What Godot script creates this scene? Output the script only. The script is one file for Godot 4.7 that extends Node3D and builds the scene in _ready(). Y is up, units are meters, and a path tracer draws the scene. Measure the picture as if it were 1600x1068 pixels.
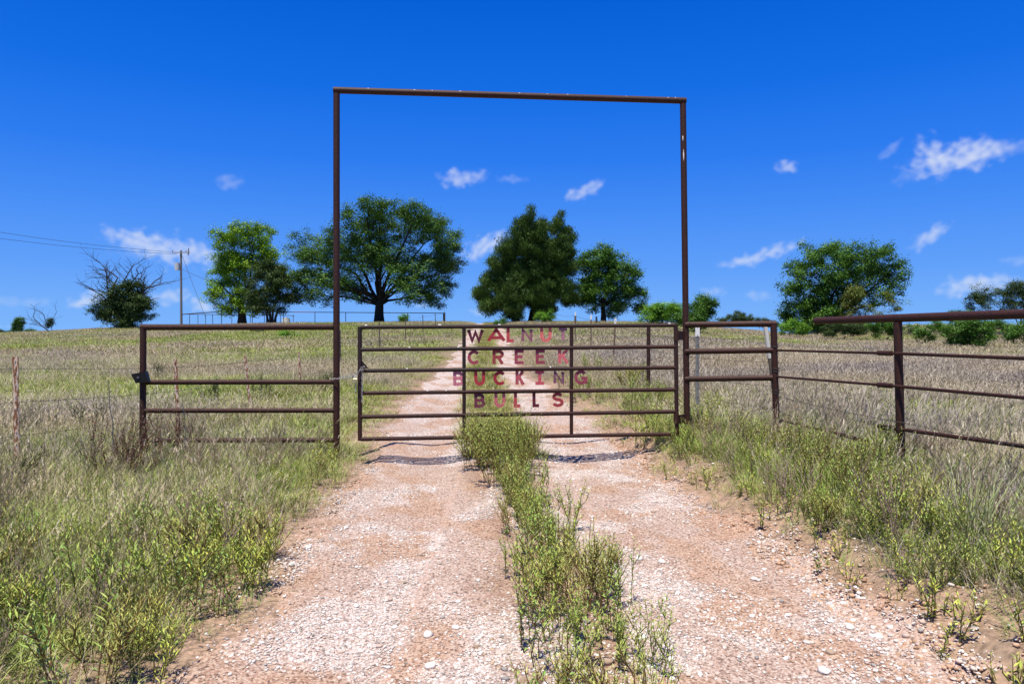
extends Node3D
# A ranch drive: pipe arch and gate across a two-track gravel road that climbs a grassy hill.
# Distances in metres. The camera stands at the origin, 1.5 m above the road, and looks along -z.

const F := 1150.0      # focal length in pixels of a 1600 pixel wide picture
const EYE := 1.5
const HOR := 523.0
const GD := 8.47       # distance of the gate

var n_low := FastNoiseLite.new()
var n_mid := FastNoiseLite.new()
var n_hi := FastNoiseLite.new()
var n_patch := FastNoiseLite.new()
var used := {}
var mats := {}
var rng := RandomNumberGenerator.new()


# ------------------------------------------------------------------ mesh building
class MB:
	var v := PackedVector3Array()
	var n := PackedVector3Array()
	var c := PackedColorArray()
	var idx := PackedInt32Array()

	func tri(a: Vector3, b: Vector3, d: Vector3, col: Color) -> void:
		var nn := (d - a).cross(b - a).normalized()
		var k := v.size()
		v.append(a); v.append(b); v.append(d)
		for i in 3:
			n.append(nn); c.append(col); idx.append(k + i)

	func quad(a: Vector3, b: Vector3, d: Vector3, e: Vector3, col: Color) -> void:
		var nn := (d - a).cross(b - a).normalized()
		var k := v.size()
		v.append(a); v.append(b); v.append(d); v.append(e)
		for i in 4:
			n.append(nn); c.append(col)
		for i in [0, 1, 2, 0, 2, 3]:
			idx.append(k + i)

	# a round bar along pts; radii one for each point; cols one colour or one for each point
	func tube(pts: Array, radii: Array, sides: int, cols: Array, cap := true) -> void:
		var m := pts.size()
		var up := Vector3.UP
		var d0: Vector3 = (pts[1] - pts[0]).normalized()
		if absf(d0.dot(up)) > 0.9:
			up = Vector3.RIGHT
		var sx := d0.cross(up).normalized()
		var first := v.size()
		for i in m:
			var a: Vector3 = pts[maxi(i - 1, 0)]
			var b: Vector3 = pts[mini(i + 1, m - 1)]
			var d := (b - a).normalized()
			sx = (sx - d * sx.dot(d)).normalized()
			var sy := d.cross(sx)
			var col: Color = cols[i % cols.size()]
			for s in sides:
				var an := TAU * s / sides
				var o := sx * cos(an) + sy * sin(an)
				v.append(pts[i] + o * radii[i % radii.size()]); n.append(o); c.append(col)
		for i in m - 1:
			for s in sides:
				var p := first + i * sides + s
				var q := first + i * sides + (s + 1) % sides
				idx.append_array([p, p + sides, q, q, p + sides, q + sides])
		if cap:
			for e in [0, m - 1]:
				var dd: Vector3 = (pts[0] - pts[1] if e == 0 else pts[m - 1] - pts[m - 2]).normalized()
				var k := v.size()
				var ecol: Color = cols[e % cols.size()]
				v.append(pts[e]); n.append(dd); c.append(ecol)
				for s in sides:
					v.append(v[first + e * sides + s]); n.append(dd); c.append(ecol)
				for s in sides:
					if e == 0:
						idx.append_array([k, k + 1 + s, k + 1 + (s + 1) % sides])
					else:
						idx.append_array([k, k + 1 + (s + 1) % sides, k + 1 + s])

	# a bevelled block, given as a transform of the block from -1 to 1
	func block(t: Transform3D, half: Vector3, bev: float, col: Color) -> void:
		var b := minf(bev, minf(half.x, minf(half.y, half.z)) * 0.9)
		var ring := [Vector2(1, -1), Vector2(1, 1), Vector2(-1, 1), Vector2(-1, -1)]
		var rows := []
		for st in [[-half.y, b], [-half.y + b, 0.0], [half.y - b, 0.0], [half.y, b]]:
			var row := []
			for i in 4:
				var r: Vector2 = ring[i]
				row.append(t * Vector3(r.x * (half.x - st[1]), st[0], r.y * (half.z - st[1])))
			rows.append(row)
		for j in 3:
			for i in 4:
				var k: int = (i + 1) % 4
				quad(rows[j][i], rows[j + 1][i], rows[j + 1][k], rows[j][k], col)
		quad(rows[0][0], rows[0][1], rows[0][2], rows[0][3], col)
		quad(rows[3][3], rows[3][2], rows[3][1], rows[3][0], col)

	# a lumpy rounded body; seed makes its lumps
	func lump(at: Vector3, r: Vector3, rough: float, seed_: int, col: Color, rings := 5, segs := 8) -> void:
		var g := RandomNumberGenerator.new()
		g.seed = seed_
		var k := v.size()
		for j in rings + 1:
			var ph := PI * j / rings
			for i in segs:
				var th := TAU * i / segs + 0.4 * (j % 2)
				var d := Vector3(sin(ph) * cos(th), cos(ph), sin(ph) * sin(th))
				var f := 1.0 + (g.randf() - 0.5) * rough * (0.0 if j == 0 or j == rings else 1.0)
				v.append(at + d * r * f); n.append((d / r).normalized()); c.append(col)
		for j in rings:
			for i in segs:
				var p := k + j * segs + i
				var q := k + j * segs + (i + 1) % segs
				idx.append_array([p, p + segs, q, q, p + segs, q + segs])

	func mesh() -> ArrayMesh:
		var a := []
		a.resize(Mesh.ARRAY_MAX)
		a[Mesh.ARRAY_VERTEX] = v
		a[Mesh.ARRAY_NORMAL] = n
		a[Mesh.ARRAY_COLOR] = c
		a[Mesh.ARRAY_INDEX] = idx
		var m := ArrayMesh.new()
		m.add_surface_from_arrays(Mesh.PRIMITIVE_TRIANGLES, a)
		return m


func numbered(called: String) -> String:
	var k: int = used.get(called, 0)
	used[called] = k + 1
	return called if k == 0 else "%s_%03d" % [called, k]


func put(called: String, m: Mesh, mat: Material, parent: Node = null) -> MeshInstance3D:
	var o := MeshInstance3D.new()
	o.mesh = m
	o.material_override = mat
	if parent == null:
		o.name = numbered(called)
		add_child(o)
	else:
		o.name = called
		parent.add_child(o, true)
	return o


func part(called: String, b: MB, mat: Material, parent: Node) -> MeshInstance3D:
	return put(called, b.mesh(), mat, parent)


func tag(o: Node, label: String, category: String, group := "") -> void:
	o.set_meta("label", label)
	o.set_meta("category", category)
	if group:
		o.set_meta("group", group)


func thing(called: String, label: String, category: String, where := Vector3.ZERO, group := "") -> Node3D:
	var o := Node3D.new()
	o.name = numbered(called)
	add_child(o)
	o.position = where
	tag(o, label, category, group)
	return o


func scatter(called: String, m: Mesh, mat: Material, xf: Array, cols: PackedColorArray, parent: Node = null) -> MultiMeshInstance3D:
	var mm := MultiMesh.new()
	mm.transform_format = MultiMesh.TRANSFORM_3D
	mm.use_colors = true
	mm.mesh = m
	mm.instance_count = xf.size()
	for i in xf.size():
		mm.set_instance_transform(i, xf[i])
		mm.set_instance_color(i, cols[i])
	var o := MultiMeshInstance3D.new()
	o.multimesh = mm
	o.material_override = mat
	o.set_meta("kind", "stuff")
	if parent == null:
		o.name = numbered(called)
		add_child(o)
	else:
		o.name = called
		parent.add_child(o, true)
	return o


# ------------------------------------------------------------------ places
func at(px: float, py: float, d: float) -> Vector3:
	return Vector3((px - 800.0) / F * d, EYE - (py - HOR) / F * d, -d)


func curve(t: float, pts: Array) -> float:
	if t <= pts[0].x:
		return pts[0].y
	for i in pts.size() - 1:
		if t < pts[i + 1].x:
			var k: float = (t - pts[i].x) / (pts[i + 1].x - pts[i].x)
			k = k * k * (3.0 - 2.0 * k) * 0.5 + k * 0.5
			return lerpf(pts[i].y, pts[i + 1].y, k)
	return pts[-1].y


const ROAD := [Vector2(-12, 1.7), Vector2(-3, 0.95), Vector2(3.2, 0.28), Vector2(8.5, -0.12), Vector2(14, -0.5), Vector2(20, -0.85), Vector2(37, -1.3), Vector2(55, -1.7), Vector2(75, -2.4), Vector2(110, -5.0)]
const CREST := [Vector2(-1.3, 0.42), Vector2(-0.7, 0.56), Vector2(-0.5, 0.78), Vector2(-0.3, 0.95), Vector2(-0.12, 1.0), Vector2(0.12, 1.0), Vector2(0.2, 0.94), Vector2(0.27, 0.76), Vector2(0.36, 0.55), Vector2(0.8, 0.5), Vector2(1.5, 0.48)]


func road_c(d: float) -> float:
	return curve(d, ROAD)


func sm(a: float, b: float, x: float) -> float:
	return smoothstep(a, b, x)


func height(x: float, d: float) -> float:
	var t := d - 9.5
	var base := 0.048 * (sqrt(t * t + 4.0) + t) * 0.5
	if d > 55.0:
		var q := minf(d - 55.0, 38.0)
		base -= 0.00135 * q * q
		if d > 93.0:
			base -= (d - 93.0) * (0.0135 + 0.0431 * 2.0)
	base = maxf(base, -3.0) if base > -2.0 else -3.0 + exp((base + 2.0)) * 1.0
	if base > 0.0:
		base *= lerpf(1.0, curve(x / (maxf(d, 0.0) + 4.0), CREST), sm(9.0, 22.0, d))
	var s := x - road_c(d)
	var a := absf(s)
	var near := 1.0 - sm(14.0, 45.0, d)
	var wob := n_mid.get_noise_2d(x * 3.0, d * 3.0) * 0.22
	if s > 0.0:
		base += sm(1.5, 2.35, s + wob) * lerpf(0.05, 0.24, near)
	else:
		base += sm(1.55, 2.7, -s + wob) * lerpf(0.03, 0.06, near)
	if a < 2.5:
		base -= 0.045 * exp(-pow((a - 0.88) / 0.36, 2.0))
		base += 0.03 * exp(-pow(s / 0.3, 2.0))
	var off := sm(1.6, 3.0, a)
	base += n_low.get_noise_2d(x, d) * 0.1 * off * sm(2.0, 10.0, d + absf(x))
	base += n_mid.get_noise_2d(x, d) * lerpf(0.014, 0.05, off)
	if d > 40.0 and s > 10.0:      # low rocky bank behind the bushes
		base += 0.9 * exp(-pow((d - 62.0 - (x - 34.0) * 0.1) / 5.0, 2.0)) * sm(25.0, 31.0, x)
	return base


func gy(x: float, z: float) -> float:
	return height(x, -z)


func foot(px: float, d: float, sink := 0.0) -> Vector3:
	var x := (px - 800.0) / F * d
	return Vector3(x, height(x, d) - sink, -d)


# 0 lush green .. 1 dry straw
func dryness(x: float, d: float) -> float:
	var p := n_patch.get_noise_2d(x * 0.8, d * 1.3) * 2.3 + n_mid.get_noise_2d(x * 0.5 + 50.0, d * 0.7) * 0.8
	var s := x - road_c(d)
	var z := 0.5
	if s < 0.0:
		z = lerpf(0.0, 0.2, sm(3.6, 7.0, d)) if d < 7.0 else lerpf(0.2, 0.47, sm(14.0, 40.0, d))
		if d > 34.0 and x > -22.0 and x < -4.0:
			z -= 0.4 * sm(34.0, 40.0, d) * sm(-22.0, -14.0, x)
		if s > -3.2 and d < 9.0 and d > 4.6:
			z += 0.3
	else:
		z = lerpf(0.28, 0.85, sm(2.4, 4.2, s + (d - 6.0) * 0.25))
		if d > 30.0:
			z -= 0.3 * sm(30.0, 48.0, d)
	return clampf(z + p * 0.55, 0.0, 1.0)


# ------------------------------------------------------------------ materials
func noise_tex(type: int, freq: float, ramp: Array, size := 512, octaves := 4, normal := false, bump := 4.0, seed_ := 1) -> NoiseTexture2D:
	var f := FastNoiseLite.new()
	f.noise_type = type
	f.frequency = freq
	f.fractal_octaves = octaves
	f.seed = seed_
	if type == FastNoiseLite.TYPE_CELLULAR:
		f.cellular_return_type = FastNoiseLite.RETURN_CELL_VALUE
		f.fractal_type = FastNoiseLite.FRACTAL_NONE if octaves < 2 else FastNoiseLite.FRACTAL_FBM
	var t := NoiseTexture2D.new()
	t.width = size
	t.height = size
	t.seamless = true
	t.noise = f
	t.as_normal_map = normal
	t.bump_strength = bump
	if not ramp.is_empty():
		var g := Gradient.new()
		var offs := PackedFloat32Array()
		var cols := PackedColorArray()
		for r in ramp:
			offs.append(r[0]); cols.append(r[1])
		g.offsets = offs
		g.colors = cols
		t.color_ramp = g
	return t


func grey(x: float) -> Color:
	return Color(x, x, x)


func lin(r: float, g: float, b: float) -> Color:
	return Color(r, g, b).linear_to_srgb()


func mat(called: String, rough: float, vertex := true, col := Color.WHITE) -> StandardMaterial3D:
	var m := StandardMaterial3D.new()
	m.resource_name = called
	m.albedo_color = col
	m.roughness = rough
	m.vertex_color_use_as_albedo = vertex
	m.metallic_specular = 0.4
	mats[called] = m
	return m


func leafy(called: String, trans: float, rough := 0.55) -> StandardMaterial3D:
	var m := mat(called, rough)
	m.metallic_specular = 0.3
	m.cull_mode = BaseMaterial3D.CULL_DISABLED
	m.backlight_enabled = true
	m.backlight = Color(trans, trans, trans * 0.6)
	return m


func build_materials() -> void:
	var soil := mat("soil", 0.95)
	soil.albedo_texture = noise_tex(FastNoiseLite.TYPE_SIMPLEX, 0.03, [[0.0, grey(0.55)], [0.5, grey(0.85)], [1.0, grey(1.0)]], 512, 6)
	soil.normal_enabled = true
	soil.normal_texture = noise_tex(FastNoiseLite.TYPE_SIMPLEX, 0.05, [], 512, 5, true, 6.0)
	soil.uv1_triplanar = true
	soil.uv1_world_triplanar = true
	soil.uv1_scale = Vector3.ONE * 0.9

	var road := mat("gravel", 0.95)
	road.albedo_texture = noise_tex(FastNoiseLite.TYPE_CELLULAR, 0.11, [[0.0, Color(0.5, 0.45, 0.43)], [0.16, Color(0.74, 0.66, 0.63)], [0.35, Color(0.9, 0.84, 0.81)], [0.5, Color(0.84, 0.73, 0.68)], [0.62, Color(0.95, 0.9, 0.88)], [0.8, Color(1, 0.98, 0.97)], [1.0, Color(1, 1, 1)]], 1024, 1)
	road.normal_enabled = true
	road.normal_texture = noise_tex(FastNoiseLite.TYPE_SIMPLEX, 0.09, [], 1024, 4, true, 7.0)
	road.uv1_triplanar = true
	road.uv1_world_triplanar = true
	road.uv1_scale = Vector3.ONE * 0.83

	mat("pebble", 0.85)
	mat("soil_clod", 1.0)
	leafy("grass", 0.35)
	leafy("leaf", 0.6, 0.45)
	leafy("weed_leaf", 0.45, 0.5)
	mat("bark", 0.95)
	var pipe := mat("rusty_pipe", 0.62)
	pipe.albedo_texture = noise_tex(FastNoiseLite.TYPE_SIMPLEX, 0.03, [[0.0, Color(0.45, 0.4, 0.4)], [0.4, Color(0.8, 0.76, 0.75)], [0.58, Color(1, 0.97, 0.96)], [0.7, Color(1, 0.78, 0.66)], [1.0, Color(0.8, 0.52, 0.4)]], 512, 6)
	pipe.uv1_triplanar = true
	pipe.uv1_world_triplanar = true
	pipe.uv1_scale = Vector3.ONE * 1.7
	pipe.heightmap_enabled = false
	var worn := mat("worn_paint", 0.7)
	worn.albedo_texture = noise_tex(FastNoiseLite.TYPE_SIMPLEX, 0.03, [[0.0, Color(0.55, 0.5, 0.5)], [0.42, Color(0.85, 0.8, 0.8)], [0.58, Color(1, 1, 1)], [0.75, Color(1.0, 0.92, 0.9)], [1.0, Color(0.95, 0.8, 0.75)]], 512, 6, false, 4.0, 9)
	worn.uv1_triplanar = true
	worn.uv1_world_triplanar = true
	worn.uv1_scale = Vector3.ONE * 3.0
	var peel := mat("peeling_post", 0.85)
	peel.albedo_texture = noise_tex(FastNoiseLite.TYPE_SIMPLEX, 0.03, [[0.0, Color(0.42, 0.27, 0.19)], [0.4, Color(0.56, 0.4, 0.3)], [0.52, Color(0.66, 0.54, 0.44)], [0.62, Color(0.8, 0.72, 0.64)], [0.8, Color(0.84, 0.78, 0.72)], [1.0, Color(0.6, 0.44, 0.33)]], 512, 4, false, 4.0, 5)
	peel.uv1_triplanar = true
	peel.uv1_world_triplanar = true
	peel.uv1_scale = Vector3(1.6, 0.5, 1.6)
	var st := mat("steel", 0.4)
	st.metallic = 0.6
	mat("plain", 0.7)
	mat("black_plastic", 0.45)
	var brass := mat("brass", 0.35)
	brass.metallic = 0.7


# ------------------------------------------------------------------ small plant meshes
func grass_blade(b: MB, root: Vector3, dir: Vector3, length: float, width: float, bend: float, col: Color) -> Vector3:
	var side := dir.cross(Vector3.UP)
	if side.length() < 0.01:
		side = Vector3.RIGHT
	side = side.normalized().rotated(Vector3.UP, rng.randf_range(-0.6, 0.6)) * width * 0.5
	var p := root
	var d := dir
	var lft := p - side
	var rgt := p + side
	var steps := 3
	var out_dir := Vector3(dir.x, 0, dir.z)
	if out_dir.length() < 0.01:
		out_dir = Vector3(1, 0, 0)
	out_dir = out_dir.normalized()
	for i in steps:
		p += d * length / steps
		d = (d + out_dir * bend + Vector3.DOWN * bend * 0.45 * i).normalized()
		var w := 1.0 - float(i + 1) / steps
		if i == steps - 1:
			b.tri(lft, rgt, p, col)
		else:
			var l2 := p - side * (0.4 + 0.6 * w)
			var r2 := p + side * (0.4 + 0.6 * w)
			b.quad(lft, rgt, r2, l2, col)
			lft = l2
			rgt = r2
	return p


func tuft(count: int, lmin: float, lmax: float, width: float, spread: float, splay: float, bend: float, lean: Vector3, head: float, seed_: int, green_mix := 0.0) -> ArrayMesh:
	rng.seed = seed_
	var b := MB.new()
	for i in count:
		var an := rng.randf() * TAU
		var r := spread * sqrt(rng.randf())
		var o := Vector3(cos(an) * r, -0.02, sin(an) * r)
		var an2 := an + rng.randf_range(-0.9, 0.9)
		var sp := splay * rng.randf_range(0.2, 1.0)
		var d := (Vector3(cos(an2) * sp, 1.0, sin(an2) * sp) + lean * rng.randf_range(0.4, 1.2)).normalized()
		var tone := rng.randf_range(0.65, 1.3)
		var col := Color(tone, tone, tone)
		if rng.randf() < green_mix:
			col = Color(tone * 1.25, tone * 0.95, tone * 0.9)
		var l := rng.randf_range(lmin, lmax)
		var tip := grass_blade(b, o, d, l, width * rng.randf_range(0.7, 1.3), bend * rng.randf_range(0.3, 1.3), col)
		if head > 0.0 and rng.randf() < 0.7:
			var hd := (d + lean * 0.8 + Vector3(cos(an2), 0, sin(an2)) * 0.4).normalized()
			var c2 := Color(tone * 1.25, tone * 1.2, tone * 1.15)
			for k in 4:
				var q := tip - d * head * 0.3 * k
				grass_blade(b, q, (hd + Vector3(rng.randf_range(-0.5, 0.5), 0.3, rng.randf_range(-0.5, 0.5))).normalized(), head * rng.randf_range(0.6, 1.0), width * 1.5, 0.2, c2)
	return b.mesh()


func leaf(b: MB, p: Vector3, d: Vector3, l: float, w: float, col: Color, fold := 0.25) -> void:
	var s := d.cross(Vector3.UP)
	if s.length() < 0.05:
		s = Vector3.RIGHT
	s = s.normalized()
	var up := s.cross(d).normalized()
	var m := p + d * l * 0.45 - up * fold * w
	var tip := p + d * l + up * l * rng.randf_range(-0.25, 0.1)
	var a := m - s * w * 0.5 + up * fold * w
	var e := m + s * w * 0.5 + up * fold * w
	b.tri(p, a, m, col)
	b.tri(a, tip, m, col)
	b.tri(p, m, e, col)
	b.tri(m, tip, e, col)


# a weed: [stem mesh, leaf mesh]
func weed_mesh(stems: int, hmin: float, hmax: float, spread: float, leaf_l: float, leaf_w: float, gap: float, seed_: int, stem_col: Color, leaf_col: Color, branches := 3) -> Array:
	rng.seed = seed_
	var sb := MB.new()
	var lb := MB.new()
	for i in stems:
		var an := rng.randf() * TAU
		var r := spread * sqrt(rng.randf())
		var h := rng.randf_range(hmin, hmax)
		var o := Vector3(cos(an) * r, -0.03, sin(an) * r)
		var lean := Vector3(cos(an), 0, sin(an)) * rng.randf_range(0.0, 0.35) + Vector3(rng.randf_range(-0.12, 0.12), 0, rng.randf_range(-0.12, 0.12))
		var axes := [[o, (Vector3.UP + lean).normalized(), h]]
		for k in branches:
			var t := rng.randf_range(0.3, 0.75)
			var ba := rng.randf() * TAU
			axes.append([o + (Vector3.UP + lean).normalized() * h * t, (Vector3.UP + lean + Vector3(cos(ba), 0, sin(ba)) * 0.6).normalized(), h * (1.0 - t) * rng.randf_range(0.6, 1.0)])
		for ax in axes:
			var p0: Vector3 = ax[0]
			var d: Vector3 = ax[1]
			var hh: float = ax[2]
			var pm := p0 + d * hh * 0.5 + Vector3(rng.randf_range(-0.02, 0.02), 0, rng.randf_range(-0.02, 0.02))
			var p1 := p0 + (d + Vector3.UP * 0.12).normalized() * hh
			sb.tube([p0, pm, p1], [0.0032, 0.0024, 0.001], 4, [stem_col], false)
			var t2 := 0.12 if ax == axes[0] else 0.05
			var ph := rng.randf() * TAU
			while t2 < 1.0:
				var q := p0.lerp(pm, t2 * 2.0) if t2 < 0.5 else pm.lerp(p1, t2 * 2.0 - 1.0)
				ph += 2.4 + rng.randf_range(-0.4, 0.4)
				var ld := Vector3(cos(ph), rng.randf_range(0.35, 1.1) + t2 * 0.5, sin(ph)).normalized()
				var tone := rng.randf_range(0.7, 1.3)
				var col := Color(leaf_col.r * tone * rng.randf_range(0.85, 1.25), leaf_col.g * tone, leaf_col.b * tone)
				leaf(lb, q, ld, leaf_l * rng.randf_range(0.6, 1.15) * (1.1 - 0.4 * t2), leaf_w * rng.randf_range(0.8, 1.2), col)
				t2 += gap / hh * rng.randf_range(0.7, 1.3)
	return [sb.mesh(), lb.mesh()]


func leaf_clump(count: int, radius: float, l: float, w: float, seed_: int, style := 0) -> ArrayMesh:
	rng.seed = seed_
	var b := MB.new()
	for i in count:
		var p := Vector3(rng.randfn(), rng.randfn() * 0.7, rng.randfn()) * radius * 0.5
		var d := Vector3(rng.randfn(), rng.randfn() * 0.6 + 0.1, rng.randfn()).normalized()
		var tone := rng.randf_range(0.75, 1.25)
		var col := Color(tone * rng.randf_range(0.9, 1.15), tone, tone * 0.95)
		if style == 1:
			d = (p.normalized() * 0.7 + Vector3(0.25, 0.9, 0.1) + Vector3(rng.randfn(), rng.randfn(), rng.randfn()) * 0.35).normalized()
			leaf(b, p, d, l * rng.randf_range(0.6, 1.4), w * rng.randf_range(0.7, 1.2), col, 0.3)
		else:
			leaf(b, p, d, l * rng.randf_range(0.6, 1.3), w * rng.randf_range(0.7, 1.2), col, 0.2)
	return b.mesh()


# ------------------------------------------------------------------ trees
func limb(b: MB, a: Vector3, e: Vector3, r0: float, r1: float, wob: float, col: Color, sag := 0.0) -> Array:
	var pts := []
	var rad := []
	var l := a.distance_to(e)
	for i in 6:
		var t := i / 5.0
		var p := a.lerp(e, t) + Vector3.UP * sin(t * PI) * sag * l
		if i > 0 and i < 5:
			p += Vector3(rng.randf_range(-1, 1), rng.randf_range(-0.6, 0.6), rng.randf_range(-1, 1)) * wob * l
		pts.append(p)
		rad.append(lerpf(r0, r1, t))
	b.tube(pts, rad, 7, [col])
	return pts


# lobes: [photo x, photo y, radius] at distance d; built as a full crown with depth
func tree(called: String, label: String, category: String, basex: float, d: float, lobes: Array, leaf_cols: Array, opt := {}) -> Node3D:
	rng.seed = hash(label)
	var base := foot(basex, d)
	var root := thing(called, label, category, base, opt.get("group", ""))
	var k := d / F
	var cx := 0.0
	var cy := 0.0
	var lo := 1e9
	var hi := -1e9
	for q in lobes:
		cx += q[0] / lobes.size()
		cy += q[1] / lobes.size()
		lo = minf(lo, q[0] - q[2])
		hi = maxf(hi, q[0] + q[2])
	var half := (hi - lo) * 0.5 * k
	var mid := (hi + lo) * 0.5
	var deep: float = opt.get("deep", 0.75)
	var balls := []
	for q in lobes:
		var c := at(q[0], q[1], d) - base
		var r: float = q[2] * k
		var u: float = clampf((q[0] - mid) * k / half, -1.0, 1.0)
		var room := maxf(0.0, sqrt(1.0 - u * u) * half * deep - r * 0.5)
		var zs: Array = [rng.randf_range(-0.3, 0.3) * room] if room < r * 0.8 else [-room * rng.randf_range(0.5, 1.0), rng.randf_range(-0.25, 0.25) * room, room * rng.randf_range(0.5, 1.0)]
		for z in zs:
			balls.append([c + Vector3(rng.randf_range(-0.2, 0.2) * r, rng.randf_range(-0.15, 0.15) * r, z), r * (rng.randf_range(0.8, 1.05) if zs.size() > 1 else 1.0)])
	# wood
	var wood := MB.new()
	var bark: Color = opt.get("bark", Color(0.06, 0.048, 0.038))
	var tr: float = opt.get("trunk", 0.35)
	var fork: float = opt.get("fork", 2.0)
	var trunks: Array = opt.get("trunks", [0.0])
	var tops := []
	for tx in trunks:
		var top := Vector3(tx * 1.6 + rng.randf_range(-0.1, 0.1), fork, rng.randf_range(-0.2, 0.2))
		wood.tube([Vector3(tx, -0.4, 0), Vector3(tx, 0.05, 0), Vector3(tx * 1.1, fork * 0.4, 0), top], [tr * 1.5, tr * 1.2, tr * 0.95, tr * 0.8], 9, [bark])
		tops.append(top)
	var trunk := part("trunk", wood, mats.bark, root)
	if trunks.size() > 1:
		trunk.set_meta("label", "several stems rising from one base")
	if opt.get("limbs", true):
		for i in balls.size():
			if balls[i][1] < 0.5 or rng.randf() > float(opt.get("limb_share", 0.55)) * 0.45:
				continue
			var e: Vector3 = balls[i][0]
			var a: Vector3 = tops[rng.randi() % tops.size()]
			a = a * Vector3(1, rng.randf_range(0.8, 1.0), 1)
			var lb := MB.new()
			var pts := limb(lb, a, e, tr * rng.randf_range(0.22, 0.42), tr * 0.06, 0.05, bark, 0.06)
			for t in 3:
				var q: Vector3 = pts[2 + t]
				limb(lb, q, q + Vector3(rng.randfn(), rng.randf_range(0.0, 1.0), rng.randfn()).normalized() * balls[i][1] * 0.9, tr * 0.1, tr * 0.03, 0.08, bark)
			part("limb", lb, mats.bark, root)
	# leaves
	var xf := []
	var cols := PackedColorArray()
	var gaps := FastNoiseLite.new()
	gaps.seed = hash(label) % 1000
	gaps.frequency = float(opt.get("gap_freq", 0.55))
	var thick: float = opt.get("thick", 14.0)
	var size: float = opt.get("size", 1.0)
	var hole: float = opt.get("hole", -0.12)
	var clump: float = opt.get("clump", 0.72)
	for q in balls:
		var r: float = q[1]
		var cnt := int(thick * 3.0 * r * r / (size * size)) + 4
		var puffs := []
		for i in int(5 + 6.0 * r):
			var dir := Vector3(rng.randfn(), rng.randfn() + 0.15, rng.randfn()).normalized()
			puffs.append([q[0] + dir * r * rng.randf_range(0.45, 1.05), r * rng.randf_range(0.2, 0.42), rng.randf_range(0.82, 1.2)])
		for i in cnt:
			var dir := Vector3(rng.randfn(), rng.randfn(), rng.randfn()).normalized()
			var p: Vector3 = q[0] + dir * r * pow(rng.randf(), 0.4) * Vector3(1.05, 0.92, 1.0)
			var puff_tone := 1.0
			if rng.randf() < clump:
				var pf: Array = puffs[rng.randi() % puffs.size()]
				p = pf[0] + dir * pf[1] * pow(rng.randf(), 0.5) * Vector3(1.25, 0.6, 1.25)
				puff_tone = pf[2]
			if gaps.get_noise_3dv(p) < hole or p.y < 0.05:
				continue
			var s := size * rng.randf_range(0.65, 1.25)
			var bs := Basis(Vector3.UP, rng.randf() * TAU) * Basis(Vector3.RIGHT, rng.randf_range(-0.5, 0.5))
			xf.append(Transform3D(bs.scaled(Vector3(s, s, s)), p))
			var lc: Color = leaf_cols[rng.randi() % leaf_cols.size()]
			var tone := rng.randf_range(0.85, 1.15) * puff_tone
			cols.append(Color(lc.r * tone, lc.g * tone, lc.b * tone))
	var m: Mesh = mats.clump_spray if opt.get("spray", false) else mats.clump
	var crown := scatter("crown" if category == "tree" else "foliage", m, mats.leaf, xf, cols, root)
	crown.set_meta("kind", "stuff")
	return root


func bare_branch(b: MB, p: Vector3, d: Vector3, l: float, r: float, depth: int, col: Color) -> void:
	var pts := [p]
	var rad := [r]
	var q := p
	var dd := d
	for i in 4:
		dd = (dd + Vector3(rng.randfn(), rng.randfn() * 0.6 + 0.1, rng.randfn()) * 0.24).normalized()
		q += dd * l / 4.0
		pts.append(q)
		rad.append(lerpf(r, r * 0.45, (i + 1) / 4.0))
		if depth > 0:
			var nd := (dd + Vector3(rng.randfn(), rng.randfn() * 0.5, rng.randfn()) * 0.8).normalized()
			bare_branch(b, q, nd, l * rng.randf_range(0.45, 0.7), r * 0.5, depth - 1, col)
	b.tube(pts, rad, 5 if depth > 0 else 3, [col], false)


# ------------------------------------------------------------------ ready
func _ready() -> void:
	setup_camera_and_light()
	n_low.seed = 3; n_low.frequency = 0.11; n_low.fractal_octaves = 2
	n_mid.seed = 5; n_mid.frequency = 1.1; n_mid.fractal_octaves = 3
	n_hi.seed = 8; n_hi.frequency = 6.0; n_hi.fractal_octaves = 2
	n_patch.seed = 21; n_patch.frequency = 0.07; n_patch.fractal_octaves = 3
	build_materials()
	mats.clump = leaf_clump(26, 0.42, 0.18, 0.12, 11)
	mats.clump_spray = leaf_clump(30, 0.34, 0.24, 0.055, 12, 1)
	build_ground()
	build_road()
	build_arch_and_gate()
	build_pipe_fences()
	build_wire_fences()
	build_trees()
	build_far_things()
	build_grass()
	build_gravel()
	build_weeds()


func setup_camera_and_light() -> void:
	var cam := Camera3D.new()
	cam.name = "camera"
	cam.fov = rad_to_deg(2.0 * atan(534.0 / F))
	cam.near = 0.05
	cam.far = 6000.0
	cam.position = Vector3(0, EYE, 0)
	cam.rotation.x = -atan((534.0 - HOR) / F)
	add_child(cam)
	cam.current = true

	var sun := DirectionalLight3D.new()
	sun.name = "sun"
	sun.light_energy = 1.5
	sun.light_color = Color(1.0, 0.965, 0.9)
	sun.light_angular_distance = 0.5
	sun.shadow_enabled = true
	add_child(sun)
	sun.look_at_from_position(Vector3.ZERO, Vector3(0.11, -1.0, -0.3), Vector3.BACK)

	var env := Environment.new()
	env.background_mode = Environment.BG_SKY
	env.tonemap_mode = Environment.TONE_MAPPER_LINEAR
	env.tonemap_exposure = 1.45
	env.sdfgi_enabled = true
	env.ssao_enabled = true
	env.ssil_enabled = true
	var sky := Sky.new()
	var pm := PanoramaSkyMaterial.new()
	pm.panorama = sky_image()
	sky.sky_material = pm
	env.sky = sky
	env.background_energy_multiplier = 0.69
	var we := WorldEnvironment.new()
	we.name = "world_environment"
	we.environment = env
	add_child(we)


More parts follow.
